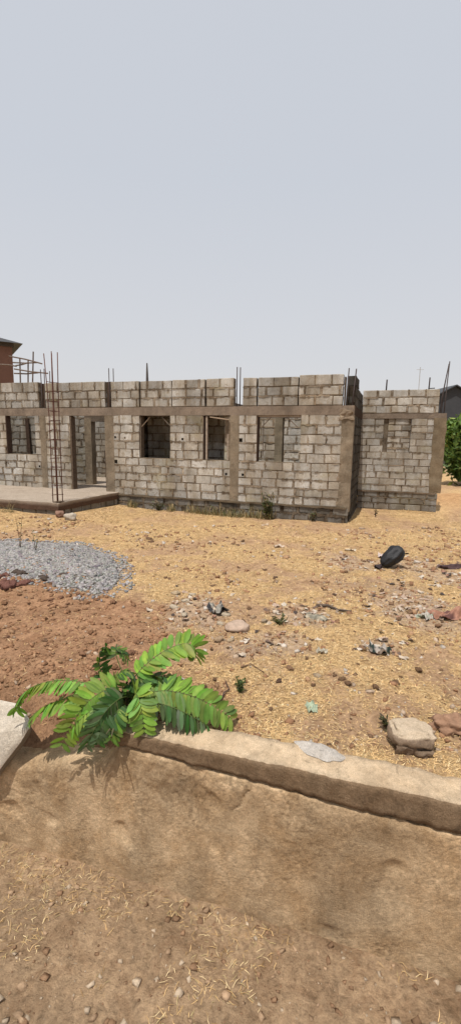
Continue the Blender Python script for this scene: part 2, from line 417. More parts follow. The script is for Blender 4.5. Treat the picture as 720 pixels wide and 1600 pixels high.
keep = (nn > 0.235) & (poly_dist(xs, ys, GPOLY) < 0.02) & (rs.rand(n) < 1-0.93*rd) & (rs.rand(n) < 1-0.75*rubbish(xs, ys)) & (rs.rand(n) < 1.1-0.95*sstep(0.44, 0.63, pt))
u_ = (xs-3.105)*0.9438-(ys-12.04)*0.3305; n2 = (xs-3.105)*0.3305+(ys-12.04)*0.9438
inb = ((u_ < 0) & (n2 > -0.05)) | ((u_ < -6.9) & (n2 > -2.85)) | (n2 > 2.95)
keep &= ~inb
xs, ys = xs[keep], ys[keep]; n = len(xs)
pal = np.array([(0.64, 0.43, 0.205), (0.53, 0.345, 0.16), (0.73, 0.56, 0.32), (0.32, 0.20, 0.09), (0.44, 0.34, 0.17)])
Cc = pal[rs.choice(5, n, p=[0.33, 0.31, 0.10, 0.20, 0.06])]*(0.8+0.4*rs.rand(n, 1))
blades('dry_grass', xs, ys, 0.018+0.042*rs.rand(n)**1.5*(0.5+ys/7), 0.0011+0.00035*ys, 0.02+0.25*rs.rand(n)**3, Cc, M['straw'], 8,
       'short straw coloured dead grass lying over the yard', 'grass')
# sparse straw and pebbles on the low ground on the near side of the wall
n = 9000; ys = 0.9+rs.rand(n)*2.6; xs = (rs.rand(n)-0.5)*4.6; s, nn = wall_sn(xs, ys)
keep = (nn < -0.04) & (nn > -2.3) & (fbm(xs*1.5+11, ys*1.5, 4)+0.25*np.exp(nn*3) > 0.60); xs, ys = xs[keep], ys[keep]; n = len(xs)
Cc = pal[rs.choice(5, n)]*(0.7+0.4*rs.rand(n, 1))
blades('verge_grass', xs, ys, 0.02+0.05*rs.rand(n), 0.0018+0*xs, 0.05+0.5*rs.rand(n)**3, Cc, M['straw'], 18, 'dry straw lying on the low ground in front of the cracked wall', 'grass')
n = 2600; ys = 0.9+rs.rand(n)*2.6; xs = (rs.rand(n)-0.5)*4.6; s, nn = wall_sn(xs, ys); keep = (nn < -0.03) & (nn > -2.3); xs, ys = xs[keep], ys[keep]; n = len(xs)
Cc = np.array([(0.40, 0.27, 0.17), (0.46, 0.36, 0.26), (0.28, 0.17, 0.10)])[rs.choice(3, n)]*(0.8+0.4*rs.rand(n, 1))
o = cubes('verge_pebbles', np.stack([xs, ys, height(xs, ys)], -1), 0.006+0.03*rs.rand(n)**4, Cc, M['stone'], 0.7, 0.3, 14)
tag(o, 'pebbles and grit on the low ground in front of the cracked wall', 'gravel', kind='stuff')
# taller half-dead grass along the foot of the walls
xs = []; ys = []
TH = math.radians(19.3); EU = Vector((math.cos(TH), -math.sin(TH), 0)); EN = Vector((math.sin(TH), math.cos(TH), 0)); A0 = Vector((3.105, 12.04, 0))
def W(u, n_, z=0.0): return A0 + EU*u + EN*n_ + Vector((0, 0, z))
for i in range(4600):
    t = rs.rand()
    if t < 0.7: u = -7.0+7.0*rs.rand(); q = -0.06-abs(rs.normal(0, 0.13))
    elif t < 0.9: u = 0.1+2.5*rs.rand(); q = 2.92-abs(rs.normal(0, 0.12))
    else: u = -9.5+2.7*rs.rand(); q = -2.92-abs(rs.normal(0, 0.1))
    if fbm(np.array([u*1.3+40.0]), np.array([3.0]))[0] < 0.55: continue
    p = W(u, q); xs.append(p.x); ys.append(p.y)
xs = np.array(xs); ys = np.array(ys); n = len(xs)
pal = np.array([(0.24, 0.18, 0.085), (0.13, 0.13, 0.055), (0.08, 0.10, 0.04), (0.34, 0.25, 0.12)])
Cc = pal[rs.choice(4, n, p=[0.4, 0.2, 0.15, 0.25])]*(0.8+0.4*rs.rand(n, 1))
blades('wall_foot_grass', xs, ys, 0.05+0.16*rs.rand(n)**3, 0.004+0*xs, 1.0+0.8*rs.rand(n), Cc, M['straw'], 9,
       'sparse half dead grass growing along the foot of the block walls', 'grass')

# ------------------------------------------------------------------ the unfinished building (local axes: along the front wall, into the building, up)
B = empty('unfinished_building', A0, -TH)
tag(B, 'roofless unfinished single storey house of grey sandcrete blocks with starter bars', 'building')
def mp_id(a, b, z): return (a, b, z)
def blockwork(mb, u0, u1, zs, n0, t, openings=(), holes=(), mp=None, L=0.465, seed=0, bright=1.0, ragged=0.0, moss=0.0, gap=0.017, vjoint=None):
    r = random.Random(seed); vj = []; hj = []; smw = gap*0.95
    for i in range(len(zs)-1):
        z0, z1 = zs[i], zs[i+1]; zc = (z0+z1)/2
        sp = [(u0, u1)]
        for (a, b, c, d) in openings:
            if c < zc < d:
                ns = []
                for (p, q) in sp:
                    if b <= p or a >= q: ns.append((p, q)); continue
                    if a > p: ns.append((p, a))
                    if b < q: ns.append((b, q))
                sp = ns
        for (p, q) in sp:
            if q-p < 0.03: continue
            if i > 0: hj.append((z0, p, q))
            def emit(mb, a, b, c, d, e, f, tone, jit):
                for (hu, hz, hw, hh) in holes:
                    if a < hu-hw and hu+hw < b and e < hz-hh and hz+hh < f:
                        mb.box(a, hu-hw, c, d, e, f, tone, 0, mp); mb.box(hu+hw, b, c, d, e, f, tone, 0, mp)
                        mb.box(hu-hw, hu+hw, c, d, e, hz-hh, tone, 0, mp); mb.box(hu-hw, hu+hw, c, d, hz+hh, f, tone, 0, mp)
                        return True
                mb.box(a, b, c, d, e, f, tone, jit, mp); return False
            top = z1 + (r.uniform(-ragged, ragged) if i == len(zs)-2 else 0)
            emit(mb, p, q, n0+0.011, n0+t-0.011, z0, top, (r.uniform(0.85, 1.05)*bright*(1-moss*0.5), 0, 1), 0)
            x = p - (r.uniform(0.0, 0.08) + (0.5*L if i % 2 else 0))
            while x < q-0.02:
                a, b = max(x, p), min(x+L*(r.uniform(0.93, 1.06) if r.random() < 0.86 else r.uniform(0.5, 0.75)), q); x = b if b < q else q+1
                if b-a < 0.07: continue
                if b < q-0.04: vj.append((b, z0+0.01, z1-0.01))
                ga = gap*r.uniform(0.4, 1.9)*(2.0 if r.random() < 0.18 else 1); gb = gap*r.uniform(0.35, 1.3)
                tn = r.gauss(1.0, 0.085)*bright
                if r.random() < 0.09: tn *= 0.76
                if moss: tn *= 1-moss*r.uniform(0.2, 0.7)
                e, f = z0+gb, z1-gap*r.uniform(0.5, 1.4)
                if i == len(zs)-2: f = top - 0.0
                pr = r.uniform(-0.005, 0.006)
                emit(mb, a+(ga if a > p else 0.0), b-(ga if b < q else 0.0), n0+pr, n0+t-0.001+pr, e, f, (tn, r.random(), 0.0), 0.008)
    # mortar squeezed out of the joints: ragged strips a few millimetres proud of the blocks
    def strip(pa, pb, horiz, c0):
        n_ = max(2, int((pb-pa)/0.05)); w_ = [max(0.0, r.gauss(smw, smw*0.7)) for _ in range(n_+1)]; o_ = [r.gauss(0, 0.006) for _ in range(n_+1)]
        k = len(mb.v); tn = r.uniform(0.75, 1.25)*bright
        for i in range(n_+1):
            q = pa+(pb-pa)*i/n_
            for sg in (-1, 1):
                c = c0+o_[i]+sg*w_[i]; y = n0-0.011-r.uniform(0, 0.003)
                p_ = (q, y, c) if horiz else (c, y, q); mb.v.append(tuple(mp(*p_)) if mp else p_); mb.c.append((tn, 0, 1))
        for i in range(n_): mb.f.append((k+i*2, k+i*2+2, k+i*2+3, k+i*2+1) if horiz else (k+i*2, k+i*2+1, k+i*2+3, k+i*2+2))
    for (jx, ja, jb) in vj:
        if r.random() < 0.72: strip(ja, jb, False, jx)
    for (z_, ja, jb) in hj:
        x_ = ja
        while x_ < jb-0.08:
            L_ = r.uniform(0.2, 1.1); e_ = min(jb, x_+L_)
            if r.random() < 0.74: strip(x_, e_, True, z_)
            x_ = e_+r.uniform(0, 0.15)
    for (hu, hz, hw, hh) in holes:
        mb.box(hu-hw-0.02, hu+hw+0.02, n0+t*0.62, n0+t-0.02, hz-hh-0.02, hz+hh+0.02, (0.25, 0, 1), 0, mp)

ZP = 0.41
ZS = [ZP+0.23*i for i in range(6)] + [1.56+0.252*i for i in range(1, 6)]     # courses of the main storey: sill at 1.56, beam at 2.82
ZI = ZS[1:]+[3.07]
ZT = [3.065, 3.32, 3.57, 3.82]
OPEN = [(-11.35, -10.12, 1.56, 2.83), (-8.75, -7.43, 0.3, 2.83), (-6.24, -5.20, 1.56, 2.83), (-4.16, -3.38, 1.56, 2.83), (-2.56, -1.34, 1.56, 2.83)]
HOLES = []
def hole(px, py, w=0.03, h=0.03):
    v = ray(px, py); o = Vector((0, 0, EYE)); t = (A0-o).dot(EN)/v.dot(EN); p = o+v*t
    HOLES.append(((p-A0).dot(EU), p.z, w, h))
for px, py in [(180, 683), (195, 684), (285, 686), (376, 688), (509, 691), (379, 744), (510, 748), (353, 743), (75, 680), (62, 731), (81, 731), (40, 714), (13, 724), (20, 724), (181, 721)]:
    hole(px, py, 0.034 + 0.016*(px in (181, 376)), 0.034 + 0.02*(px in (181, 376)))
# keep every hole inside one course
HOLES = [(u, min(max(z, [a for a in ZS if a <= z][-1]+0.075), [a for a in ZS if a > z][0]-0.075), w, h) for (u, z, w, h) in HOLES]
T = 0.225
fw = MB(); blockwork(fw, -15.0, 0.0-0.25, ZS, 0.0, T, OPEN+[(-9.92, -9.69, 0, 3), (-7.43, -7.13, 0, 3), (-3.32, -3.07, 0, 3)], HOLES, seed=4)
fw.build('front_wall', M['block'], B)
# substructure under the ground floor
sb = MB(); blockwork(sb, -7.0, -0.02, [-0.22, -0.02, 0.18, 0.375], -0.015, T, seed=9, bright=0.62, moss=0.7, gap=0.03)
sb.build('foundation_wall', M['block'], B)
pl = MB(); pl.rough_box(-7.05, -0.05, -0.05, 0.06, 0.372, 0.418, 0.09, 0.022, 5, (0.62, 0.60, 0.52)); pl.build('ledge', M['beam'], B, True)
# ring beam
rb = MB(); rb.rough_box(-15.0, 0.0, -0.004, T+0.004, 2.822, 3.062, 0.12, 0.008, 4); rb.build('ring_beam', M['beam'], B)
# columns with their starter bars
def bar(parent, pts, r=0.015, tone=(0.075, 0.06, 0.058), name='rebar'):
    m = MB(); m.tube([Vector(p) for p in pts], r, tone, 6); return m.build(name, M['rust'], parent, True)
def column(u0, u1, bars, n0=-0.006, n1=T+0.01, z0=ZP, z1=2.82, tone=(1, 1, 1), amp=0.010):
    m = MB(); m.rough_box(u0, u1, n0, n1, z0, z1, 0.07, amp, 4, tone); c = m.build('column', M['col'], B)
    for (bu, bn, top, lx) in bars: bar(c, [(bu, bn, 3.0), (bu+lx*0.3, bn, 3.4), (bu+lx, bn+lx*0.2, top)])
    return c
column(-12.95, -12.68, [(-12.9, 0.06, 4.2, 0), (-12.75, 0.06, 4.2, 0)])
column(-9.92, -9.69, [(-9.82, 0.05, 4.28, -0.01), (-9.71, 0.06, 4.30, 0.01), (-9.60, 0.17, 4.24, 0.02)])
column(-7.44, -7.125, [(-7.27, 0.05, 4.23, -0.01), (-7.13, 0.06, 4.22, 0.0)], z0=ZP-0.02)
column(-3.33, -3.065, [(-3.17, 0.04, 4.12, 0.0), (-3.08, 0.05, 4.11, 0.0)])
cc = column(-0.29, 0.012, [(-0.21, 0.05, 3.99, 0.03), (-0.05, 0.05, 3.97, 0.05), (-0.07, 0.17, 3.95, 0.06)], z0=0.30, amp=0.016)
lm = MB(); lm.rough_box(-0.34, 0.0, -0.03, 0.19, 2.72, 2.95, 0.04, 0.05, 9, (1.1, 1.08, 1.0)); lm.build('mortar_lump', M['beam'], cc)
# parapet: separate panels of three courses between open joints
PAN = [(-15, -12.95), (-12.7, -9.93), (-9.66, -7.42), (-7.19, -6.23), (-6.17, -5.16), (-5.14, -4.12), (-4.06, -3.25), (-2.98, -2.60), (-2.55, -1.46), (-1.43, -0.30)]
for i, (a, b) in enumerate(PAN):
    m = MB(); dz = [0.05, 0.06, 0.03, 0.0, -0.01, 0.01, 0.01, 0.01, -0.01, 0.015][i]
    blockwork(m, a, b, ZT[:-1]+[ZT[-1]+dz], 0.004*(i % 3), T-0.012, (), seed=30+i, bright=[0.85, 0.83, 0.80, 0.92, 0.93, 0.97, 0.96, 1.0, 0.74, 0.98][i], ragged=0.012)
    m.build('parapet_panel', M['block'], B)
# dark boards added in the column gaps to stand for their shade
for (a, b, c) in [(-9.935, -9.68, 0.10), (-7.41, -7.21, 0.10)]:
    m = MB(); m.box(a+0.02, b-0.02, c, c+0.03, 3.07, 3.84, (0.075, 0.05, 0.036), 0.004); m.build('gap_shade_board', M['wood'], B)
m = MB(); m.box(-0.27, -0.24, 0.02, 0.2, 3.07, 3.78, (0.10, 0.075, 0.055), 0.004); m.build('gap_shade_board', M['wood'], B)
# return wall at the right end of the front block, toned down to paint its shade
def mp_ret(a, b, z): return (0.0-b, a, z)
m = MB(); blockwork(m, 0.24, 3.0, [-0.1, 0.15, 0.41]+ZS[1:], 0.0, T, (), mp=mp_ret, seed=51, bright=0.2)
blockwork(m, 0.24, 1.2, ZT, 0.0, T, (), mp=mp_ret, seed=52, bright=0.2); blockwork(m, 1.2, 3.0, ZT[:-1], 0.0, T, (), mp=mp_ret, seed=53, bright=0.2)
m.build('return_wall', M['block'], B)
m = MB(); m.rough_box(-T, 0.004, 0.24, 3.0, 2.822, 3.062, 0.12, 0.008, 4, (0.24, 0.20, 0.18)); m.build('ring_beam', M['beam'], B)  # beam colour lowered to carry the same painted shade
# right wing, set back
WZ = [0.60+0.2*i for i in range(12)][:12]; WZ = [0.60+(2.86-0.60)/11*i for i in range(12)]
D = 3.0; WIN = (0.67, 1.47, 1.79, 2.86)
m = MB(); blockwork(m, 0.0, 2.14, WZ, D, T, [(WIN[0], WIN[1], WIN[2], 3.0)], [(1.86, 2.24, 0.035, 0.04), (1.95, 1.42, 0.025, 0.03)], seed=61, L=0.45, bright=0.92, gap=0.013)
m.build('wing_wall', M['block'], B)
m = MB(); blockwork(m, WIN[0]+0.14, WIN[1]-0.01, [1.795, 1.955, 2.125, 2.30, 2.48, 2.67, 2.858], D+0.03, 0.12, (), seed=63, L=0.42, bright=0.9, gap=0.016)
m.box(WIN[0], WIN[0]+0.15, D+0.05, D+0.15, 1.8, 2.858, (0.55, 0, 1)); m.build('window_infill', M['block'], B)
m = MB(); blockwork(m, 0.0, 2.36, [-0.2, 0.02, 0.22, 0.41, 0.585], D-0.02, T+0.02, (), seed=64, bright=0.72, moss=0.45, L=0.45); m.build('wing_foundation', M['block'], B)
m = MB(); m.rough_box(0.0, 2.30, D-0.045, D+0.05, 0.57, 0.612, 0.09, 0.02, 5, (0.75, 0.72, 0.66)); m.build('ledge', M['beam'], B, True)
m = MB(); m.rough_box(0.0, 2.44, D-0.006, D+T, 2.862, 3.02, 0.1, 0.010, 4, (0.9, 0.9, 0.9)); m.build('ring_beam', M['beam'], B)
m = MB(); blockwork(m, 0.0, 2.20, [3.02, 3.26, 3.5, 3.74], D+0.003, T-0.01, (), seed=66, L=0.45, ragged=0.02); m.build('parapet_panel', M['block'], B)
wc = MB(); wc.rough_box(2.10, 2.45, D-0.02, D+T+0.02, 0.60, 2.88, 0.06, 0.03, 4, (0.88, 0.86, 0.80)); wc = wc.build('column', M['col'], B, True)
bar(wc, [(2.25, D+0.05, 2.9), (2.27, D+0.05, 3.5), (2.385, D+0.05, 4.45)]); bar(wc, [(2.36, D+0.06, 2.9), (2.37, D+0.06, 3.5), (2.40, D+0.06, 4.52)])
bar(wc, [(2.30, D+0.18, 2.9), (2.31, D+0.18, 3.6), (2.37, D+0.18, 4.2)], 0.009)
bar(B, [(0.67, D+0.1, 3.6), (0.68, D+0.1, 4.05)], 0.022, (0.06, 0.05, 0.05), 'stake')
bar(B, [(1.89, D+0.1, 3.6), (1.90, D+0.1, 4.08)], 0.02, (0.06, 0.05, 0.05), 'stake')
bar(B, [(1.90, D+0.1, 3.757), (2.06, D+0.1, 3.765)], 0.014, (0.06, 0.05, 0.05), 'stake')
st = MB(); st.tube([(-6.03, 0.16, 3.7), (-6.03, 0.16, 4.1), (-6.03, 0.16, 4.35)], 0.05, (0.10, 0.09, 0.085), 6, 0.02); st.build('stake', M['wood'], B)
# interior walls seen through the openings; left and rear ones toned down for shade
FL = 0.45
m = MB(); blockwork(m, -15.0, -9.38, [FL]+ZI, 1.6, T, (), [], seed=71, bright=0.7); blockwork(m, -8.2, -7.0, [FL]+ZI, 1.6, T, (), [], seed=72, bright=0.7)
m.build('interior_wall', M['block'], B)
column(-9.38, -9.1, [], 1.59, 1.84, FL, 2.83)
m = MB(); m.rough_box(-9.38, -8.2, 1.6, 1.82, 2.70, 2.9, 0.1, 0.01, 4, (0.6, 0.6, 0.6)); m.build('lintel', M['beam'], B)
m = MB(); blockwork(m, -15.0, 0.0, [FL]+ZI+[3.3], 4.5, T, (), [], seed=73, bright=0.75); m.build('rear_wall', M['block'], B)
for uu in (-7.02, -3.36):
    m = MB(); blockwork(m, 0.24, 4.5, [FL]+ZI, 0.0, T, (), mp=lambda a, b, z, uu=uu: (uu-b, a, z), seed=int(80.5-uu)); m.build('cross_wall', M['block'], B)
m = MB(); blockwork(m, -6.9, -3.6, [FL]+ZI, 1.7, T, [(-5.95, -5.83, 0, 4)], [], seed=76, bright=1.5); m.build('interior_wall', M['block'], B)  # blocks toned up to brighten the room under the slab
m = MB(); m.rough_box(-7.1, -3.4, 0.232, 4.4, 3.07, 3.2, 0.3, 0.008, 4); m.build('shade_slab', M['beam'], B)  # unseen slab added to keep the room behind two windows dark
m = MB(); blockwork(m, -3.35, -0.24, [FL]+ZI, 2.4, T, (), [], seed=77, bright=1.3); m.build('interior_wall', M['block'], B)  # blocks toned up so this wall reads as sunlit
column(-2.43, -2.19, [], 1.5, 1.74, FL, 2.82, (1.15, 1.2, 1.2), 0.008)
m = MB(); m.rough_box(-3.35, -0.24, 1.5, 1.74, 2.823, 3.03, 0.1, 0.008, 4); m.build('ring_beam', M['beam'], B)
# planks and braces; dark strips along the left reveals paint their shade
def plank(pts, w, t, tone, name='timber_or_shade_strip'):
    a, b = Vector(pts[0]), Vector(pts[1]); d = (b-a).normalized(); s = Vector((0, 1, 0)).cross(d).normalized()*w/2; f = Vector((0, 1, 0))*t/2
    m = MB(); m.quad_box([a-s-f, a+s-f, a+s+f, a-s+f, b-s-f, b+s-f, b+s+f, b-s+f], tone); return m.build(name, M['wood'], B)
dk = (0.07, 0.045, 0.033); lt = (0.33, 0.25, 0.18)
plank([(-11.76, 1.5, 0.45), (-11.85, 1.52, 2.80)], 0.15, 0.04, dk)
plank([(-12.9, 1.45, 0.45), (-12.9, 1.45, 2.80)], 0.42, 0.05, dk)
plank([(-11.33, 0.10, 1.565), (-11.33, 0.10, 2.815)], 0.035, 0.2, dk)  # dark strip standing for the shaded reveal of the leftmost window
plank([(-8.72, 0.11, 0.45), (-8.72, 0.11, 2.80)], 0.05, 0.2, (0.12, 0.085, 0.06))  # dark strip standing for the shaded door reveal
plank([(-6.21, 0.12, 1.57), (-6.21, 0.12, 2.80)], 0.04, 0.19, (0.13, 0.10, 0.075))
plank([(-6.17, 0.05, 2.50), (-5.88, 0.05, 2.78)], 0.014, 0.02, lt, 'timber_brace'); plank([(-5.22, 0.05, 2.52), (-5.50, 0.05, 2.78)], 0.014, 0.02, (0.2, 0.16, 0.125), 'timber_brace')
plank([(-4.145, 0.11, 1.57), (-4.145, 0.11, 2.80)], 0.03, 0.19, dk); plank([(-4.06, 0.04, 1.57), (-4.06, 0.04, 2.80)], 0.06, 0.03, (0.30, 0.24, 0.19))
plank([(-3.41, 0.04, 1.57), (-3.41, 0.04, 2.30)], 0.05, 0.03, (0.30, 0.24, 0.19)); plank([(-3.94, -0.02, 2.775), (-3.36, -0.03, 2.70)], 0.035, 0.02, lt, 'timber_brace')
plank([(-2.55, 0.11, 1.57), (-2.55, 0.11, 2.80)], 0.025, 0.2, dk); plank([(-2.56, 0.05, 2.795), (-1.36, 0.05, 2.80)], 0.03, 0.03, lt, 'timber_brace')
plank([(-2.42, 0.06, 2.52), (-2.18, 0.06, 2.77)], 0.022, 0.02, (0.16, 0.12, 0.09), 'timber_brace'); plank([(-1.74, 0.06, 2.77), (-1.44, 0.06, 2.50)], 0.022, 0.02, (0.16, 0.12, 0.09), 'timber_brace')
plank([(-2.40, 0.10, 1.72), (-2.40, 0.10, 2.7)], 0.022, 0.02, (0.14, 0.11, 0.085), 'timber_brace')
plank([(-7.50, 0.12, 0.47), (-7.53, 0.12, 1.75)], 0.04, 0.03, dk)
# floors
m = MB(); m.rough_box(-15.0, -7.05, 0.0, 4.4, 0.25, FL+0.02, 0.3, 0.006, 2); m.build('floor_slab', M['floor'], B)
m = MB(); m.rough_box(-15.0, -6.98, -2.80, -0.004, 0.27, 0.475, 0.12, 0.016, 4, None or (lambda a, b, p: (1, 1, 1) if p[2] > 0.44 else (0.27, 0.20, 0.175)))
m.build('porch_slab', M['floor'], B)
m = MB(); blockwork(m, -15.0, -7.02, [-0.1, 0.09, 0.27], -2.76, 0.2, (), seed=91, bright=0.62, moss=0.3); blockwork(m, -2.74, -0.05, [-0.1, 0.09, 0.27], 0.0, 0.2, (), mp=lambda a, b, z: (-7.02-b, a, z), seed=92, bright=0.6, moss=0.3)
m.build('porch_foundation', M['block'], B)
# porch column cage
cg = MB(); cg.rough_box(-7.2, -7.0, -2.74, -2.54, 0.40, 0.50, 0.05, 0.03, 8, (0.6, 0.55, 0.5)); cg = cg.build('rebar_cage', M['beam'], B)
red_t = (0.125, 0.062, 0.048)
for (bu, bn, l) in [(-7.21, -2.72, -0.07), (-7.06, -2.74, 0.02), (-7.19, -2.55, 0.0), (-7.03, -2.57, 0.03)]:
    bar(cg, [(bu, bn, 0.42), (bu, bn, 2.6), (bu+l*0.35, bn, 3.4), (bu+l*1.1, bn, 4.22+l*0.4)], 0.0125, red_t, 'bar')
for z in np.arange(0.68, 3.6, 0.235):
    e = rnd.uniform(-0.02, 0.02)
    bar(cg, [(-7.225, -2.735, z+e), (-7.045, -2.755, z-e), (-7.015, -2.555, z), (-7.205, -2.535, z+e), (-7.225, -2.735, z+e)], 0.009, red_t, 'stirrup')

# ------------------------------------------------------------------ things beyond the building
def far_house(name, loc, rz, build, label):
    h = empty(name, loc, rz); tag(h, label, 'house'); build(h); return h
def left_house(h):
    m = MB(); m.box(-9, 0, 0, 8, -1.6, 8.1, (0.175, 0.10, 0.078)); w_ = m.build('wall', M['house'], h)
    m = MB(); m.box(-9.05, 0.06, -0.06, -0.004, 4.55, 4.75, (0.36, 0.28, 0.22)); m.build('string_course', M['house'], h)
    m = MB(); m.box(-9.1, 0.1, -0.1, 8.1, 8.1, 8.35, (0.085, 0.075, 0.072)); m.build('fascia', M['house'], h)
    m = MB(); e = 0.62; z = 8.3; R = [(-9-e, -e, z), (e, -e, z), (e, 8+e, z), (-9-e, 8+e, z)]; A, Bq = (-4.9, 4, 10.0), (-4.1, 4, 10.0)
    for P in ([R[0], R[1], Bq, A], [R[1], R[2], Bq], [R[2], R[3], A, Bq], [R[3], R[0], A], R[::-1]): m.poly(P, (0.05, 0.05, 0.052))
    m.build('roof', M['roof'], h)
    for k, x in enumerate((-1.7, -4.6, -7.4)):
        m = MB(); m.box(x-0.6, x+0.6, -0.03, 0.03, 5.9, 7.5, (0.12, 0.10, 0.09)); f = m.build('window', M['house'], h)
        m = MB(); m.box(x+0.5, x+0.58, -0.05, -0.031, 5.9, 7.5, (0.5, 0.45, 0.42)); m.build('frame', M['house'], f)
p = on(22, 600, 33.0)
far_house('distant_house', (p.x, 33.0, 0.05), 0.56, left_house, 'red brown two storey house with dark hipped roof beyond the porch')
# timber scaffold beside that house
scf = empty('scaffold', (on(45, 600, 30.0).x, 30.0, 0)); tag(scf, 'rough wooden pole scaffold beside the red brown house', 'scaffold')
def pole(a, b, r=0.045, tone=(0.16, 0.125, 0.105)):
    ox = scf.location
    m = MB(); mid = (Vector(a)+Vector(b))/2 + Vector((0, 0, rnd.uniform(-0.05, 0.05)))
    m.tube([Vector(a)-ox, mid-ox, Vector(b)-ox], r, tone, 5); m.build('pole', M['wood'], scf)
for (x0, y0, x1, y1, dY) in [(31, 560, 33, 640, 0), (44, 563, 44, 640, 0.4), (52, 549, 50, 640, 0), (14, 556, 66, 568, -0.2), (20, 566, 60, 566, 0.3), (0, 569, 26, 572, -0.4), (22, 576, 75, 583, -0.2), (22, 583, 60, 582, 0.3), (24, 571, 45, 566, 0.1)]:
    pole(on(x0, y0, 30+dY), on(x1, y1, 30+dY))
def right_house(h):
    m = MB(); P = [(0, 0, 0), (9, 0, 0), (9, 0, 4.6), (4.5, 0, 7.0), (0, 0, 4.6)]; Q = [(x, 9, z) for x, y, z in P]; t = (0.06, 0.062, 0.068)
    m.poly(P, t); m.poly(Q[::-1], t)
    for i in (0, 1, 4): m.poly([P[i], Q[i], Q[(i+1) % 5], P[(i+1) % 5]][::-1], t)
    m.build('wall', M['house'], h)
    m = MB()
    for s in (0, 1):
        a = Vector((4.5, 0, 7.05)); b_ = Vector((-0.4 if s == 0 else 9.4, 0, 4.45))
        d = Vector((0, 1, 0)); up = Vector((0, 0, 0.1))
        m.quad_box([b_-d*0.3, a-d*0.3, a+d*9.3, b_+d*9.3, b_-d*0.3+up, a-d*0.3+up, a+d*9.3+up, b_+d*9.3+up], (0.045, 0.047, 0.052))
    m.build('roof', M['roof'], h)
p = on(708, 640, 42.0)
far_house('distant_house', (p.x-4.5, 42.0, 0), 0.0, right_house, 'dark grey gabled house behind the green tree')
am = MB(); p = on(653, 620, 40.0); am.tube([(p.x, 40, 0), (p.x, 40, 8.3)], 0.03, (0.42, 0.42, 0.43), 5); am.tube([(p.x-0.3, 40, 8.1), (p.x+0.3, 40, 8.1)], 0.02, (0.42, 0.42, 0.43), 5)
tag(am.build('antenna_mast', M['house']), 'thin pale mast rising behind the right wing', 'mast')

# leafy tree at the right
def leaf_cloud(P, size, Cc, seed):
    rr = np.random.RandomState(seed); n = len(P)
    d = rr.normal(size=(n, 3)); d /= np.linalg.norm(d, axis=1)[:, None]; e = np.cross(d, rr.normal(size=(n, 3))); e /= np.linalg.norm(e, axis=1)[:, None]
    s = size[:, None]
    V = np.stack([P-d*s, P+e*s*0.45, P+d*s, P-e*s*0.45], 1).reshape(-1, 3)
    return V, np.arange(n*4).reshape(n, 4), np.repeat(Cc, 4, 0)
def make_tree(loc, rx, rz, z0, seed, label, n=14000, leaf=0.16):
    rr = np.random.RandomState(seed); t = empty('leafy_tree', loc); tag(t, label, 'tree', None)
    m = MB(); m.tube([(0, 0, -0.1), (0.05, 0, 1.0), (0.0, 0.1, 2.2)], 0.16, (0.12, 0.09, 0.07), 7, 0.09)
    for k in range(5):
        a = k*1.26; m.tube([(0, 0, 0.8+0.2*k), (math.cos(a)*0.7, math.sin(a)*0.7, 1.7+0.2*k), (math.cos(a)*1.3, math.sin(a)*1.3, 2.6+0.1*k)], 0.07, (0.12, 0.09, 0.07), 5, 0.02)
    m.build('trunk', M['wood'], t)
    cs = rr.normal(size=(46, 3)); cs /= np.linalg.norm(cs, axis=1)[:, None]; cs *= (0.45+0.5*rr.rand(46, 1)); cs = cs*np.array([rx, rx, rz])+np.array([0, 0, z0+rz])
    which = rr.randint(0, 46, n); off = rr.normal(size=(n, 3))*0.24*(0.7+0.6*rr.rand(n, 1))
    P = cs[which]+off; P[:, 2] = np.maximum(P[:, 2], 0.08)
    lum = (0.55+0.75*(P[:, 2]/(z0+2*rz)))*(0.7+0.6*rr.rand(n))*(0.75+0.5*rr.rand(46))[which]  # leaf tone brightens with height, painting light onto the crown top
    Cc = np.array([0.10, 0.165, 0.04])[None]*lum[:, None]; yl = rr.rand(n) < 0.15; Cc[yl] = np.array([0.20, 0.24, 0.06])*lum[yl][:, None]
    V, Fc, Cv = leaf_cloud(P, leaf*(0.6+0.7*rr.rand(n)), Cc, seed+1)
    np_mesh('crown', V, Fc, Cv, M['tree'], t)
make_tree((12.25, 23.4, 0), 1.5, 1.72, 0.15, 21, 'dense green leafy tree right of the wing column', 16000)
make_tree((15.8, 25.0, 0), 1.7, 1.7, 0.2, 22, 'bushy green tree partly outside the frame', 7000)

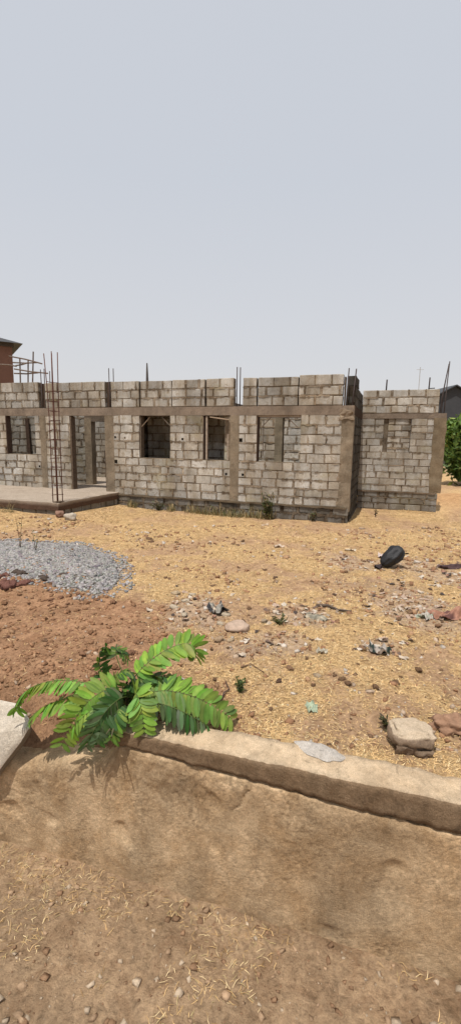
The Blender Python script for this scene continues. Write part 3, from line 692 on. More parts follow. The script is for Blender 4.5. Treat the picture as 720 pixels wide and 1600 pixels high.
# ------------------------------------------------------------------ low wall in the foreground
BW = empty('boundary_wall', W0, math.atan2(WT.y, WT.x)); tag(BW, 'low cracked rendered concrete wall with a thick broken capping in front', 'wall')
def nz(p, f=6.0): return mnoise.noise(Vector(p)*f)
_rs2 = random.Random(77)
m = MB()
prof_n = 110; S0, S1 = -3.2, 3.4; NS = 420
def bodyp(a, b):
    s = S0+(S1-S0)*a; zt = float(body_top(s)); zb = -1.3
    if s < -0.15: zt += 0.02*nz((s*3, 1, 0), 2)
    if b < 0.75:
        k = b/0.75; z = zb+(zt-zb)*k; rgh = 0.25+max(0.0, min(1.0, 2.2*math.exp(-((s-0.32)**2/0.10+(z+0.25)**2/0.05))+1.5*nz((s, 3, z), 2.5)-0.25)); bulge = 0.010*nz((s, 0, z), 3.5)+0.005*nz((s, 2, z), 14)*rgh+0.006*nz((s, 4, z), 32)*rgh+0.005*nz((s, 6, z), 66)*rgh
        bulge -= 0.030*max(0.0, nz((s, 11, z), 4.2)-0.42)*3
        for (cx_, cz_, sl_, ln_) in ((-0.08, -0.06, 3.1, 0.5), (0.85, -0.16, -2.2, 0.42), (-0.62, -0.26, -4.0, 0.35)):
            dz_ = cz_-z
            if 0 < dz_ < ln_: bulge -= 0.022*math.exp(-((s-cx_-dz_/sl_-0.05*nz((0, cx_, z), 7)-0.02*nz((3, cx_, z), 22))/0.011)**2)*(1-dz_/ln_)
        y = -0.012-bulge + (0.05*max(0, (k-0.9)/0.1)**2 if s < -0.15 else 0.012*max(0, (k-0.95)/0.05))
    else:
        k = (b-0.75)/0.25; y = 0.045+0.20*k if s < -0.15 else 0.012+0.23*k; z = zt+0.01*nz((s, k, 3), 8)+ (0.03*k if s < -0.15 else 0)
    return (s, y, z)
m.grid(bodyp, NS, prof_n, lambda a, b, p: tuple(c*(1.0-(0.30*max(0, min(1, 1.6*nz((p[0]+0.3, 7, p[2]*0.7), 2.6)+0.1))+0.38*math.exp(-((p[0]-0.32)**2/0.06+(p[2]+0.28)**2/0.035)))*(b < 0.75)) *q_ for q_ in [1+0.15*_rs2.gauss(0, 1)*(0.4+0.8*max(0.0, nz((p[0], 4, p[2]), 3)+0.3))] for c in (1, 0.985, 0.96)))
m.build('wall_body', M['wall'], BW, True)
m = MB(); S0c, S1c = -0.16, 3.4
def capp(a, b):
    s = S0c+(S1c-S0c)*a; zc = float(body_top(s)); e = 0.012*nz((s, 0, 0), 3)+0.007*nz((s, 5, 0), 12)+0.030*max(0.0, nz((s, 2, 3), 7)-0.28)+0.012*max(0.0, nz((s, 6, 3), 30)-0.1)
    wdt = 0.19 + 0.045*sstep(0.3, 0.9, np.array(s)) + 0.03*nz((s, 9, 0), 2.2) + 0.025*nz((s, 3, 0), 9)
    zt = 0.06 + 0.006*nz((s, 1, 1), 6); zc += 0.016*nz((s, 7, 2), 4.5)+0.012*nz((s, 1, 9), 14)+0.007*nz((s, 8, 8), 33); cr = 0.008+0.012*abs(nz((s, 2, 6), 9))
    path = [(0.02, zc+cr), (-0.005+e, zc+cr+0.008), (-0.002+e, zt-0.018), (0.012+e, zt), (float(wdt), zt+0.01), (float(wdt)+0.03, -0.06)]
    t = b*5; i = min(4, int(t)); k = t-i; y = path[i][0]*(1-k)+path[i+1][0]*k; z = path[i][1]*(1-k)+path[i+1][1]*k
    return (s, y+0.006*nz((s, y*1.5, z), 22), z+0.005*nz((s, y, z*1.3), 25)*(b < 0.98)-0.03*max(0.0, nz((s, 2, 3), 7)-0.28)*(0.35 < b < 0.7))
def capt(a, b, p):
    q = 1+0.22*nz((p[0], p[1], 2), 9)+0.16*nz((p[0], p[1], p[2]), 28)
    if b < 0.55: return (0.42*q, 0.36*q, 0.31*q)  # front face coloured darker than the top, for grazing sun
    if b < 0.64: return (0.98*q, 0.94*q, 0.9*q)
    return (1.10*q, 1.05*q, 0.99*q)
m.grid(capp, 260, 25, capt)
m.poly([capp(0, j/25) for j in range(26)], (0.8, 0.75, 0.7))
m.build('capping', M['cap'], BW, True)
# smear of grey cement dropped on the capping
m = MB(); cs = at(500, 1168, 0.075) - W0; cu = cs.dot(WT); cv = cs.dot(WN)
def smear(a, b):
    t = a*6.2832; r = b*(1+0.28*nz((math.cos(t)*1.3, math.sin(t)*1.3, 4), 1.6)); x = cu+0.16*r*math.cos(t); y = cv+0.078*r*math.sin(t)-0.03*math.cos(t)
    return (x, y-0.035, 0.070+0.026*(1-b**2)+0.010*nz((x, y, 0), 26)*(b < 0.95))
m.grid(smear, 40, 10, (1.25, 1.24, 1.26)); sm = m.build('cement_smear', M['pale'], BW, True)
# tilted broken slab at the left end
sl = empty('concrete_slab', (-1.9, 3.4, -0.3)); tag(sl, 'pale grey broken concrete slab tilted against the left end of the low wall', 'slab')
def lift(pts, z=None): return [Vector(p) for p in pts]
ol = lift([(-1.69, 3.44, 0.035), (-1.56, 3.33, -0.02), (-1.535, 3.27, -0.06), (-1.60, 3.24, -0.17), (-1.70, 3.235, -0.30), (-1.80, 3.24, -0.44), (-2.05, 3.26, -0.52), (-2.6, 3.35, -0.5), (-2.8, 3.6, 0.0), (-2.2, 3.56, 0.06)])
cen = sum(ol, Vector())/len(ol); nrm = Vector((0.25, -0.75, 0.62)).normalized()
m = MB()
def slabtop(a, b):
    t = a*len(ol); i = int(t) % len(ol); k = t-int(t); e = ol[i].lerp(ol[(i+1) % len(ol)], k)
    q = cen.lerp(e, b); return q + nrm*(0.012*nz(q, 5)+0.006*nz(q, 20)-0.018*(b > 0.98)) - sl.location
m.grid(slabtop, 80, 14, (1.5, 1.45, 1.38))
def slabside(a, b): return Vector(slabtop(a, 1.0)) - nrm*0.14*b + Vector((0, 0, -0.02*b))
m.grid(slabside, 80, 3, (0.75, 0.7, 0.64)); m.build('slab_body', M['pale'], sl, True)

# ------------------------------------------------------------------ stones, blocks, litter
def lump(name, p, size, tone, mat='stone', seed=0, amp=0.18, flat=0.0, sq=1.0, rz=0.0, sub=3, sink=0.2, f=1.6, parent=None):
    """irregular rounded stone: displaced sphere with per-axis size"""
    m = MB(); nu, nv = 8*sub, 4*sub
    R = Matrix.Rotation(rz, 3, 'Z')
    def fn(a, b):
        t = a*2*math.pi; ph = (b-0.5)*math.pi; d = Vector((math.cos(t)*math.cos(ph), math.sin(t)*math.cos(ph), math.sin(ph)))
        r = 1+amp*mnoise.noise(d*f+Vector((seed*3.1, 0, 0)))*1.6+amp*0.4*mnoise.noise(d*f*3+Vector((seed, 5, 0)))
        d = Vector([math.copysign(abs(c)**sq, c) for c in d])*r
        if flat: d.z = max(min(d.z, 1-flat), -1)
        return R @ Vector((d.x*size[0]/2, d.y*size[1]/2, d.z*size[2]/2 + size[2]*(0.5-sink)))
    m.grid(fn, nu, nv, tone); o = m.build(name, M[mat], parent, True)
    if parent is None: o.location = p
    return o
p = gat(645, 1183)
blk = empty('concrete_block', p, math.radians(-8)); tag(blk, 'square pale concrete block with crumbling front lying just behind the capping', 'block')
o = lump('block_body', None, (0.30, 0.24, 0.13), lambda a, b, q: (1.35, 1.18, 0.98) if b > 0.6 else (0.72, 0.58, 0.47), 'pale', 31, 0.13, 0.0, 0.58, 0.1, 6, 0.0, 2.6, blk); o.location = (0.01, 0.12, 0.03)  # sunlit top and shaded sides are painted into the tone
m = MB(); m.rough_box(-0.10, 0.13, 0.0, 0.2, -0.03, 0.06, 0.016, 0.035, 14, (0.55, 0.43, 0.34)); m.build('rubble_base', M['pale'], blk, True)
o = lump('rock', gat(706, 1140), (0.30, 0.17, 0.15), (0.33, 0.195, 0.125), seed=2, amp=0.28, sub=5, sink=0.3, f=2.2, rz=-0.25); tag(o, 'smooth red brown rock beside the pale concrete block', 'rock')
o = lump('rock', gat(371, 984), (0.28, 0.26, 0.12), (0.46, 0.34, 0.26), seed=5, amp=0.15, flat=0.35); tag(o, 'flat pinkish grey rock lying below the grey rag', 'rock')
o = lump('rock', gat(110, 812), (0.32, 0.2, 0.2), (0.42, 0.36, 0.29), seed=7, amp=0.25); tag(o, 'pale boulder lying against the porch corner', 'rock')
o = lump('rock', gat(93, 807), (0.22, 0.2, 0.2), (0.25, 0.15, 0.11), seed=8, amp=0.25); tag(o, 'small reddish brick lump under the rebar cage', 'rock')
o = lump('rock', gat(374, 806), (0.30, 0.16, 0.13), (0.36, 0.29, 0.22), seed=9, amp=0.2); tag(o, 'pale low rock at the foot of the front wall by the middle column', 'rock')
o = lump('rock', gat(60, 1150), (0.10, 0.08, 0.08), (0.33, 0.25, 0.18), seed=12, amp=0.2); tag(o, 'small tan rock wedged between tilted slab and green plant', 'rock')
# tied black rubbish bag
p = gat(611, 887); bag = empty('rubbish_bag', p, 0.3); tag(bag, 'stuffed black plastic rubbish bag lying tilted on the dry grass', 'bag')
m = MB(); AX = Matrix.Rotation(math.radians(-34), 3, 'Y')
def bagp(a, b):
    t = a*2*math.pi; x = (b-0.5)*2; r = max(0.0, 1-abs(x)**2.6)**0.5*(0.85+0.15*x)
    fold = 1+0.07*math.sin(t*7+x*3)+0.08*abs(mnoise.noise(Vector((math.cos(t)*9, math.sin(t)*9, x*7))))+0.16*mnoise.noise(Vector((math.cos(t)*2, math.sin(t)*2, x*2.2)))+0.05*mnoise.noise(Vector((math.cos(t)*6, math.sin(t)*6, x*5)))
    return AX @ Vector((x*0.24, math.cos(t)*0.155*r*fold, math.sin(t)*0.16*r*fold)) + Vector((0, 0, 0.19))
m.grid(bagp, 48, 22, (0.012, 0.012, 0.014)); m.build('bag_body', M['plastic'], bag, True)
m = MB()
def kn(a, b):
    t = a*2*math.pi; r = 0.02+0.05*b; q = AX @ Vector((-0.24-0.10*b, math.cos(t)*r*(1+0.3*math.sin(5*t)), math.sin(t)*r*(1+0.3*math.sin(5*t+1)))); return q+Vector((0, 0, 0.19))
m.grid(kn, 30, 4, (0.03, 0.018, 0.018)); m.build('tied_neck', M['plastic'], bag, True)
# crumpled sheets (plastic, cloth, paper)
def sheet(name, p, sx, sy, tone, label, cat, seed=0, amp=0.05, mat='litter', rz=None, tone2=None, group=None, n=14):
    m = MB(); rz = rnd.uniform(0, 6.28) if rz is None else rz; R = Matrix.Rotation(rz, 3, 'Z')
    def fn(a, b):
        x, y = (a-0.5)*sx, (b-0.5)*sy; q = Vector((x/sx*2.2+seed*7.7, y/sy*2.2, 0))
        edge = 1+0.35*mnoise.noise(q*1.7); z = max(0.004, 0.010+amp*(mnoise.noise(q*1.3)+0.35)+amp*0.5*mnoise.noise(q*4))
        return R @ Vector((x*edge, y*edge, z))
    t2 = tone2 or tone
    m.grid(fn, n, n, lambda a, b, q: tone if mnoise.noise(Vector((a*3, b*3, seed*1.0))) > -0.08 else t2)
    o = m.build(name, M[mat], None, False); o.location = p; tag(o, label, cat, group); return o
sheet('rag', gat(338, 956), 0.24, 0.22, (0.30, 0.275, 0.235), 'crumpled grey rag with dark folds above the flat pink rock', 'rag', 1, 0.09, tone2=(0.05, 0.05, 0.055))
sheet('plastic_bag', gat(590, 1019), 0.22, 0.13, (0.48, 0.42, 0.37), 'torn white and dark green plastic bag on the grass above the concrete block', 'bag', 2, 0.09, tone2=(0.02, 0.035, 0.03))
sheet('shard', gat(503, 1021), 0.11, 0.07, (0.42, 0.38, 0.30), 'small curved pale shard between the stick and the glass scrap', 'shard', 3, 0.04)
sheet('scrap', gat(486, 1110), 0.09, 0.11, (0.36, 0.42, 0.31), 'pale green plastic scrap lying alone near the capping', 'scrap', 4, 0.05)
sheet('cloth', gat(705, 965), 0.5, 0.22, (0.33, 0.165, 0.11), 'reddish brown cloth lying at the right edge of the yard', 'cloth', 5, 0.12, tone2=(0.13, 0.06, 0.05), rz=0.15)
sheet('cloth', gat(706, 888), 0.50, 0.16, (0.07, 0.04, 0.04), 'dark brown cloth lying right of the black bag', 'cloth', 6, 0.06, rz=0.1)
sheet('plastic_bag', gat(597, 870), 0.24, 0.16, (0.55, 0.46, 0.43), 'white plastic bag crushed behind the black rubbish bag', 'bag', 7, 0.07)
sheet('scrap', gat(547, 861), 0.22, 0.08, (0.55, 0.47, 0.36), 'long pale scrap lying alone left of the black bag', 'scrap', 8, 0.04, rz=-0.2)
sheet('scrap', gat(436, 855), 0.20, 0.10, (0.52, 0.42, 0.33), 'whitish scrap lying in front of the weed at the wall', 'scrap', 9, 0.04)
sheet('scrap', gat(667, 965), 0.24, 0.16, (0.24, 0.27, 0.20), 'grey green plastic scrap left of the reddish cloth', 'scrap', 10, 0.06, tone2=(0.42, 0.38, 0.33))
sheet('scrap', gat(492, 968), 0.26, 0.14, (0.25, 0.23, 0.18), 'greyish crumpled scrap under the dark stick', 'scrap', 11, 0.06, tone2=(0.42, 0.36, 0.27))
# small litter that is strewn in patches, one object a piece
PIECE = []
for k in range(6):
    m = MB(); q = k*2.3
    m.grid(lambda a, b: ((a-0.5)*0.10*(1+0.5*mnoise.noise(Vector((b*2, q, 0)))), (b-0.5)*0.065*(1+0.5*mnoise.noise(Vector((a*2, q, 4)))), max(0.003, 0.012+0.03*mnoise.noise(Vector((a*2.2, b*2.2, q))))), 5, 4,
           [(0.44, 0.36, 0.28), (0.40, 0.29, 0.22), (0.06, 0.042, 0.034), (0.50, 0.43, 0.35), (0.30, 0.16, 0.11), (0.14, 0.09, 0.065)][k])
    PIECE.append(m)
lit0 = [None]*6
clusters = [((640, 945), 75, 40, 80), ((550, 880), 45, 22, 14), ((690, 900), 45, 34, 44), ((300, 950), 55, 32, 42), ((470, 960), 66, 22, 34), ((600, 1010), 60, 30, 20), ((640, 880), 60, 26, 26), ((430, 1010), 70, 40, 14)]
for (cx, cy), wx, wy, cnt in clusters:
    for _ in range(cnt):
        px, py = rnd.gauss(cx, wx*0.5), rnd.gauss(cy, wy*0.45)
        if px > 740: continue
        k = rnd.choices(range(6), [4, 3, 2, 3, 2, 2])[0]
        if lit0[k] is None: o = PIECE[k].build('litter_piece', M['litter']); lit0[k] = o
        else: o = lit0[k].copy(); COL.objects.link(o)
        o.location = gat(px, py) + Vector((0, 0, 0.004)); o.rotation_euler = (rnd.uniform(-0.4, 0.4), rnd.uniform(-0.4, 0.4), rnd.uniform(0, 6.28)); s = rnd.uniform(0.25, 0.95); o.scale = (s, s, s*0.8)
        tag(o, 'small faded scrap of litter lying on the dry grass', 'litter', 'small scraps of litter strewn over the yard')
# stones strewn about
def strewn(spots, tones, sizes, label, cat, group, name, var=5):
    protos = [None]*var
    for (px, py) in spots:
        k = rnd.randrange(var)
        if protos[k] is None: o = protos[k] = lump(name, (0, 0, 0), (1, 0.75, 0.5), tones[k % len(tones)], seed=40+k*3+len(name), amp=0.5, sub=2, sink=0.35, f=2.4)
        else: o = protos[k].copy(); COL.objects.link(o)
        o.location = gat(px, py); o.rotation_euler = (0, 0, rnd.uniform(0, 6.28)); s = rnd.uniform(*sizes); o.scale = (s, s, s)
        tag(o, label, cat, group)
sp = [(275, 928), (290, 940), (300, 930), (312, 948), (318, 965), (308, 975), (325, 938), (352, 962), (395, 965), (330, 985), (342, 1000), (288, 962), (272, 950), (360, 1002), (345, 976)]
strewn(sp, [(0.50, 0.38, 0.25), (0.44, 0.31, 0.2), (0.52, 0.43, 0.32)], (0.06, 0.13), 'pale tan stone among the rubble round the flat rock', 'stone', 'pale stones strewn round the flat rock', 'pale_stone')
sp = [(rnd.uniform(0, 250), rnd.uniform(938, 1060)) for _ in range(26)] + [(rnd.uniform(0, 190), rnd.uniform(918, 950)) for _ in range(20)] + [(208, 945), (120, 955), (30, 970), (15, 960), (52, 950), (95, 935)]
strewn(sp, [(0.27, 0.145, 0.08), (0.31, 0.17, 0.10), (0.22, 0.115, 0.07)], (0.03, 0.11), 'reddish clod of earth lying on the bare red soil', 'clod', 'clods of earth on the red soil', 'earth_clod')
sp = [(70, 906), (64, 903), (98, 899), (25, 896), (35, 898)]
strewn(sp, [(0.10, 0.075, 0.06)], (0.08, 0.17), 'dark clod lying on the grey gravel pile', 'clod', 'dark clods on the gravel pile', 'dark_clod', 2)
sp = [(rnd.uniform(330, 700), rnd.uniform(830, 1080)) for _ in range(60)]
strewn(sp, [(0.20, 0.12, 0.07), (0.27, 0.16, 0.095), (0.13, 0.08, 0.055), (0.42, 0.32, 0.22)], (0.03, 0.085), 'small brown clod lying on the straw coloured grass', 'clod', 'small clods on the dry grass', 'grass_clod')
sp = [(0, 905), (8, 908), (20, 912), (3, 915), (14, 918), (28, 915), (40, 913), (10, 900), (-8, 905)]
strewn(sp, [(0.19, 0.09, 0.07), (0.23, 0.11, 0.08)], (0.12, 0.24), 'dark red lump of laterite at the front of the gravel pile', 'clod', 'red lumps in front of the gravel pile', 'laterite_lump', 3)
# sticks
def stick(pts, r, tone, label):
    P = [gat(*q)+Vector((0, 0, 0.015+0.02*(i % 2))) for i, q in enumerate(pts)]
    m = MB(); o0 = P[0]; m.tube([p-o0 for p in P], r, tone, 6, r*0.5); o = m.build('stick', M['wood'], None, True); o.location = o0; tag(o, label, 'stick')
stick([(494, 948), (512, 950), (528, 955), (548, 959)], 0.022, (0.10, 0.075, 0.06), 'dark dead stick lying on the grass at mid yard')
stick([(376, 1045), (392, 1043), (412, 1053)], 0.008, (0.22, 0.14, 0.09), 'thin curved twig near the small green weed')
stick([(345, 1098), (350, 1088), (358, 1080), (352, 1070)], 0.008, (0.09, 0.06, 0.05), 'dark crooked twig beside the right frond of the green plant')

# ------------------------------------------------------------------ plants
def weed(p, h, spread, n, tone, tone2, label, seed, group=None, leaf=0.05, name='weed'):
    rr = random.Random(seed); t = empty(name, p); tag(t, label, 'plant', group); st = MB(); lf = MB()
    for k in range(n):
        a = rr.uniform(0, 6.28); s = spread*rr.uniform(0.2, 1); H = h*rr.uniform(0.55, 1)
        pts = [Vector((0, 0, -0.01)), Vector((math.cos(a)*s*0.4, math.sin(a)*s*0.4, H*0.55)), Vector((math.cos(a)*s, math.sin(a)*s, H))]
        st.tube(pts, 0.006, tuple(c*0.7 for c in tone), 4, 0.002)
        for j in range(9):
            q = rr.uniform(0.15, 1); c = pts[0].lerp(pts[1], q*2) if q < 0.5 else pts[1].lerp(pts[2], q*2-1)
            d = Vector((rr.gauss(0, 1), rr.gauss(0, 1), rr.gauss(0.3, 0.6))).normalized(); e = d.cross(Vector((rr.gauss(0, 1), rr.gauss(0, 1), rr.gauss(0, 1)))).normalized(); L = leaf*rr.uniform(0.6, 1.3)
            tn = tone if rr.random() < 0.6 else tone2; tn = tuple(x*rr.uniform(0.7, 1.25) for x in tn)
            lf.poly([c, c+d*L*0.5+e*L*0.22, c+d*L, c+d*L*0.5-e*L*0.22], tn)
    st.build('stem', M['leaf'], t); lf.build('leaves', M['leaf'], t)
GR = (0.075, 0.105, 0.035); OL = (0.15, 0.135, 0.06)
weed(gat(418, 812), 0.75, 0.22, 26, (0.085, 0.09, 0.04), OL, 'tall olive weed growing against the front wall under the right window', 3, None, 0.10)
weed(gat(330, 802), 0.38, 0.16, 14, (0.10, 0.10, 0.045), OL, 'low weed at the wall foot left of the middle column', 4, None, 0.07)
weed(gat(248, 798), 0.32, 0.3, 18, (0.09, 0.08, 0.045), OL, 'dark low weed at the wall foot below the left of two dark windows', 5, None, 0.07)
weed(gat(488, 815), 0.34, 0.16, 12, (0.12, 0.10, 0.05), OL, 'dry small weed at the wall foot near the right corner', 6, None, 0.06)
weed(gat(586, 808), 0.3, 0.08, 5, (0.10, 0.07, 0.05), OL, 'thin dead weed in front of the right wing', 7, None, 0.05)
weed(gat(375, 1082), 0.13, 0.05, 16, (0.10, 0.145, 0.055), (0.13, 0.15, 0.07), 'tiny green weed sprouting behind the large leafy plant', 8, None, 0.03)
weed(gat(437, 978), 0.12, 0.14, 16, (0.13, 0.13, 0.06), OL, 'small grey green weed right of the flat pink rock', 9, None, 0.04)
weed(gat(603, 1140), 0.10, 0.05, 8, (0.09, 0.08, 0.045), OL, 'dark dry sprig beside the concrete block', 10, None, 0.04)
weed(gat(32, 858), 0.6, 0.10, 2, (0.13, 0.085, 0.05), OL, 'tall dry stalk behind the gravel pile, leftmost', 11, None, 0.05)
weed(gat(56, 862), 0.45, 0.08, 2, (0.13, 0.085, 0.05), OL, 'short dry stalk on the far edge of the gravel pile', 12, None, 0.05)
weed(gat(92, 1160), 0.09, 0.10, 16, (0.17, 0.155, 0.04), GR, 'yellowish sprouts beside the tilted slab', 13, None, 0.035)

# the large pinnate-leaved plant growing over the low wall
root = at(196, 1128, 0.03)
PL = empty('leafy_plant', root); tag(PL, 'large bright green plant with long pinnate fronds growing over the low wall', 'plant')
def bez(P, t):
    n = len(P)-1; q = Vector((0, 0, 0))
    for i, p in enumerate(P): q += p*(math.comb(n, i)*t**i*(1-t)**(n-i))
    return q
def frond(pts, L, wd, pairs, tone, up=Vector((0, 0, 1)), fold=0.35, droop=0.15, seed=0, tone_b=None, pet=0.12):
    """pinnate leaf: rachis along pts (world), oblong leaflets in pairs"""
    rr = random.Random(seed); P = [Vector(p)-root for p in pts]
    R = MB(); R.tube([bez(P, t/12) for t in range(13)], 0.0045, (0.13, 0.17, 0.05), 5, 0.0018); r_ = R.build('frond', M['leaf'], PL, True)
    m = MB()
    pairs = int(pairs*1.85)
    for k in range(pairs):
        t = pet + (1-pet)*(k+0.5)/pairs; c = bez(P, t); d = (bez(P, min(1, t+0.02))-bez(P, max(0, t-0.02))).normalized()
        side = d.cross(up)
        if side.length < 0.15: side = d.cross(Vector((0, -1, 0.2)))
        side.normalize(); nrm = side.cross(d).normalized()
        sc = (0.72+0.5*math.sin(math.pi*min(1, 0.12+t*0.82)))*rr.uniform(0.9, 1.1)
        for sg in (-1, 1):
            if rr.random() < 0.05: continue
            ax = (side*sg*(0.93) + d*rr.uniform(0.30, 0.58) + nrm*(fold*rr.uniform(0.5, 1.3)+rr.gauss(0, 0.12)) - Vector((0, 0, droop*rr.uniform(0.5, 1.5)))).normalized()
            wv = ax.cross(nrm).normalized(); wv = (wv + nrm*rr.uniform(-0.35, 0.35)).normalized(); nn_ = wv.cross(ax).normalized()
            if nn_.z < 0: nn_ = -nn_
            l_, w_ = L*sc*1.42, wd*sc*0.80; tn = tuple(x*rr.uniform(0.8, 1.22) for x in (tone_b if (tone_b and rr.random() < 0.35) else tone))
            outline = [(0.0, 0.2), (0.12, 0.66), (0.38, 0.97), (0.66, 0.92), (0.88, 0.55), (1.0, 0.03)]
            k0 = len(m.v)
            for (a, b) in outline:
                zc = -0.10*a*a*l_
                mid = c+ax*l_*a+nn_*zc; cup = nn_*(0.16*b*w_)
                for off in (-1, 0, 1):
                    q = mid + wv*(off*b*w_) + (cup if off else Vector((0, 0, 0))); m.v.append(tuple(q)); m.c.append(tn if off else tuple(min(1, x*1.25) for x in tn))
            for i in range(5):
                for j in range(2): m.f.append((k0+i*3+j, k0+(i+1)*3+j, k0+(i+1)*3+j+1, k0+i*3+j+1))
    m.build('leaflets', M['leaf'], r_, True)
LG = (0.19, 0.30, 0.05); MG = (0.13, 0.225, 0.042); DG = (0.05, 0.105, 0.03); BGn = (0.10, 0.155, 0.07)  # the darker greens paint shade into inner and lower fronds
Y0 = root.y
def pp(px, py, dy=0.0): return on(px, 1100+(py-1100)*0.93+5, Y0+dy)
frond([pp(190, 1085), pp(140, 1052, 0.0), pp(70, 1035, 0.03), pp(20, 1075, 0.03), pp(26, 1106, 0.03)], 0.075, 0.022, 15, MG, seed=1, tone_b=LG, droop=0.42, fold=0.0, pet=0.25)
frond([pp(185, 1095), pp(130, 1078, -0.02), pp(80, 1080, -0.02), pp(46, 1120, -0.02)], 0.085, 0.026, 10, MG, seed=2, tone_b=LG, droop=0.40, fold=0.0, pet=0.28)
frond([pp(205, 1070), pp(168, 1058, -0.10), pp(128, 1080, -0.17), pp(96, 1166, -0.18)], 0.085, 0.026, 12, LG, up=Vector((0.35, -0.8, 0.6)), seed=3, tone_b=MG, droop=0.15, fold=0.1, pet=0.2)
frond([pp(205, 1085), pp(190, 1075, -0.16), pp(160, 1100, -0.28), pp(134, 1168, -0.31)], 0.075, 0.021, 12, BGn, up=Vector((0.6, -0.7, 0.3)), seed=4, tone_b=DG, droop=0.5, fold=-0.1, pet=0.25)
frond([pp(195, 1080), pp(205, 1040, 0.08), pp(262, 985, 0.22), pp(315, 975, 0.28), pp(306, 1018, 0.25)], 0.085, 0.026, 15, LG, up=Vector((-0.45, -0.55, 0.7)), seed=5, tone_b=MG, droop=0.1, fold=0.05, pet=0.2)
frond([pp(205, 1092), pp(245, 1055, -0.02), pp(310, 1075, -0.02), pp(362, 1120, -0.03)], 0.095, 0.030, 13, MG, up=Vector((0.25, -0.55, 0.8)), seed=6, tone_b=LG, droop=0.2, fold=0.0, pet=0.15)
frond([pp(205, 1088), pp(212, 1062, -0.12), pp(221, 1085, -0.22), pp(226, 1144, -0.24)], 0.075, 0.028, 8, LG, up=Vector((0.05, -0.9, 0.45)), seed=7, tone_b=MG, droop=0.1, fold=0.0, pet=0.22)
frond([pp(180, 1075), pp(146, 1045, 0.05), pp(152, 1000, 0.08), pp(166, 998, 0.08)], 0.06, 0.018, 9, DG, up=Vector((0.8, -0.3, 0.2)), seed=8, tone_b=MG, droop=0.25, fold=0.5, pet=0.2)
frond([pp(200, 1060), pp(170, 1000, 0.12), pp(180, 985, 0.12), pp(200, 1022, 0.1)], 0.05, 0.012, 9, DG, seed=9, tone_b=MG, droop=0.4, fold=0.2, pet=0.35)
frond([pp(200, 1080), pp(215, 1050, 0.06), pp(240, 1042, 0.1), pp(262, 1050, 0.1)], 0.06, 0.018, 8, DG, seed=10, tone_b=MG, droop=0.3, fold=0.2)
frond([pp(205, 1098), pp(240, 1080, -0.1), pp(285, 1105, -0.14), pp(325, 1132, -0.12)], 0.085, 0.02, 12, DG, seed=11, tone_b=BGn, droop=0.5, fold=-0.1, pet=0.12)
frond([pp(200, 1090), pp(225, 1075, 0.1), pp(250, 1062, 0.2), pp(285, 1052, 0.3)], 0.05, 0.010, 8, DG, seed=12, tone_b=OL, droop=0.2, fold=0.3, pet=0.35)
frond([pp(195, 1095), pp(180, 1070, -0.02), pp(200, 1050, 0.02), pp(225, 1072, 0.0)], 0.06, 0.02, 8, DG, seed=13, tone_b=MG, droop=0.3, fold=0.2)
frond([pp(190, 1085), pp(165, 1050, -0.05), pp(190, 1030, 0.0), pp(215, 1045, 0.05)], 0.06, 0.02, 8, MG, seed=14, tone_b=DG, droop=0.4, fold=0.1)
frond([pp(190, 1100), pp(165, 1085, -0.15), pp(135, 1105, -0.22), pp(110, 1140, -0.25)], 0.07, 0.02, 9, LG, seed=15, tone_b=MG, droop=0.6, fold=0.0)
frond([pp(192, 1092), pp(182, 1085, -0.14), pp(165, 1105, -0.26), pp(152, 1158, -0.29)], 0.075, 0.024, 11, DG, up=Vector((0.3, -0.8, 0.5)), seed=31, tone_b=BGn, droop=0.3, fold=0.0, pet=0.2)  # this frond and the next are added to deepen the shadow on the wall
frond([pp(196, 1095), pp(190, 1088, -0.14), pp(180, 1110, -0.24), pp(172, 1156, -0.27)], 0.070, 0.024, 10, MG, up=Vector((0.1, -0.85, 0.5)), seed=32, tone_b=DG, droop=0.3, fold=0.0, pet=0.2)
for k in range(9):
    ax, ay = rnd.uniform(-45, 60), rnd.uniform(-28, 26); dv = rnd.uniform(0.0, 0.22)
    frond([pp(198, 1105), pp(198+ax*0.4, 1080+ay*0.4, dv*0.3), pp(198+ax*0.9, 1068+ay, dv), pp(198+ax*1.35, 1088+ay*1.3, dv*1.3)], 0.055, 0.017, 8, DG, seed=40+k, tone_b=MG, droop=0.45, fold=0.1, pet=0.2)
sm_ = MB()
for (a, b, c) in [((196, 1132), (198, 1112), (200, 1085)), ((192, 1132), (186, 1110), (182, 1080)), ((200, 1132), (206, 1112), (210, 1080)), ((196, 1130), (196, 1100), (198, 1058))]:
    sm_.tube([pp(*a)-root, pp(*b)-root, pp(*c, 0.02)-root], 0.010, (0.11, 0.085, 0.05), 6, 0.006)
for (x, y, dy, dz) in [(166, 1146, -0.36, 0), (174, 1150, -0.42, 0)]:  # bare twigs added so stem shadows fall down the wall face
    sm_.tube([Vector((0, 0, 0.03)), pp(180, 1125, -0.1)-root, pp(x, y, dy)-root], 0.016, (0.10, 0.09, 0.05), 5, 0.004)
sm_.build('stem', M['wood'], PL, True)

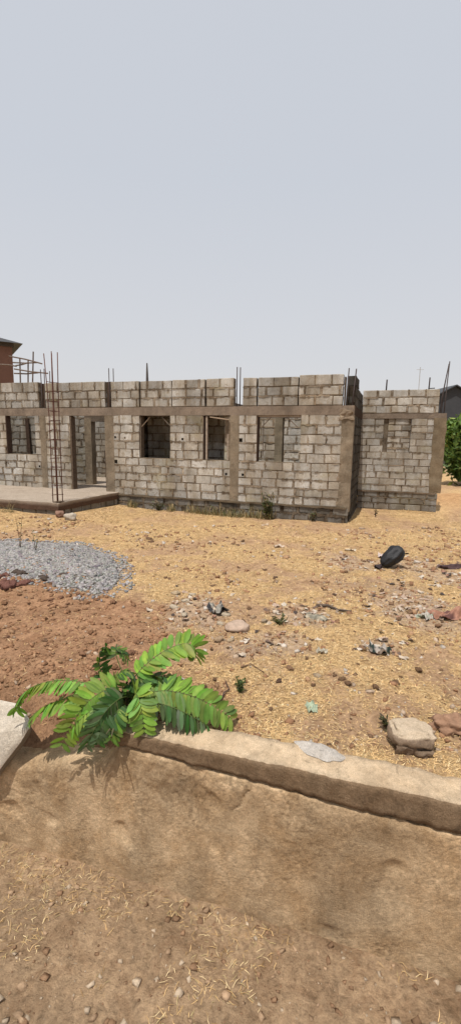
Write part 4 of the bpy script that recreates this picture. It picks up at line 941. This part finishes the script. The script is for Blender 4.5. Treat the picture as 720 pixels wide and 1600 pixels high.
# ------------------------------------------------------------------ light and sky
sd = Vector((-0.172, -0.35, 1.0)).normalized()                        # towards the sun
el = math.asin(sd.z); az = math.atan2(sd.x, sd.y)
L = bpy.data.lights.new('sun', 'SUN'); L.energy = 4.2; L.angle = math.radians(0.6); L.color = (1.0, 0.955, 0.88)
lo = bpy.data.objects.new('sun', L); COL.objects.link(lo); lo.rotation_euler = sd.to_track_quat('Z', 'Y').to_euler(); lo.location = (0, 0, 30)
w = bpy.data.worlds.new('World'); SC.world = w; w.use_nodes = True
nt = w.node_tree; bg = nt.nodes['Background']
sky = nt.nodes.new('ShaderNodeTexSky'); sky.sky_type = 'NISHITA'; sky.sun_disc = False; sky.sun_elevation = el; sky.sun_rotation = az
sky.altitude = 300; sky.air_density = 1.0; sky.dust_density = 5.0; sky.ozone_density = 1.0
mx = nt.nodes.new('ShaderNodeMix'); mx.data_type = 'RGBA'; mx.inputs[0].default_value = 0.82
tc = nt.nodes.new('ShaderNodeTexCoord'); sx = nt.nodes.new('ShaderNodeSeparateXYZ'); rp = nt.nodes.new('ShaderNodeValToRGB')   # dust haze, paler at the horizon
nt.links.new(tc.outputs['Generated'], sx.inputs[0]); nt.links.new(sx.outputs['Z'], rp.inputs['Fac'])
e = rp.color_ramp.elements; e[0].position = 0.0; e[0].color = (0.69, 0.672, 0.67, 1); e[1].position = 0.45; e[1].color = (0.58, 0.605, 0.65, 1); e2 = e.new(0.16); e2.color = (0.64, 0.643, 0.66, 1)
vm = nt.nodes.new('ShaderNodeVectorMath'); vm.operation = 'SCALE'; vm.inputs['Scale'].default_value = 11.9
nt.links.new(rp.outputs['Color'], vm.inputs[0]); nt.links.new(vm.outputs[0], mx.inputs[7])
nt.links.new(sky.outputs[0], mx.inputs[6]); nt.links.new(mx.outputs[2], bg.inputs['Color']); bg.inputs['Strength'].default_value = 0.10

SC.view_settings.view_transform = 'Standard'; SC.view_settings.look = 'None'; SC.view_settings.exposure = 0; SC.view_settings.gamma = 1
SC.render.engine = 'CYCLES'; SC.cycles.use_denoising = True; SC.cycles.max_bounces = 6
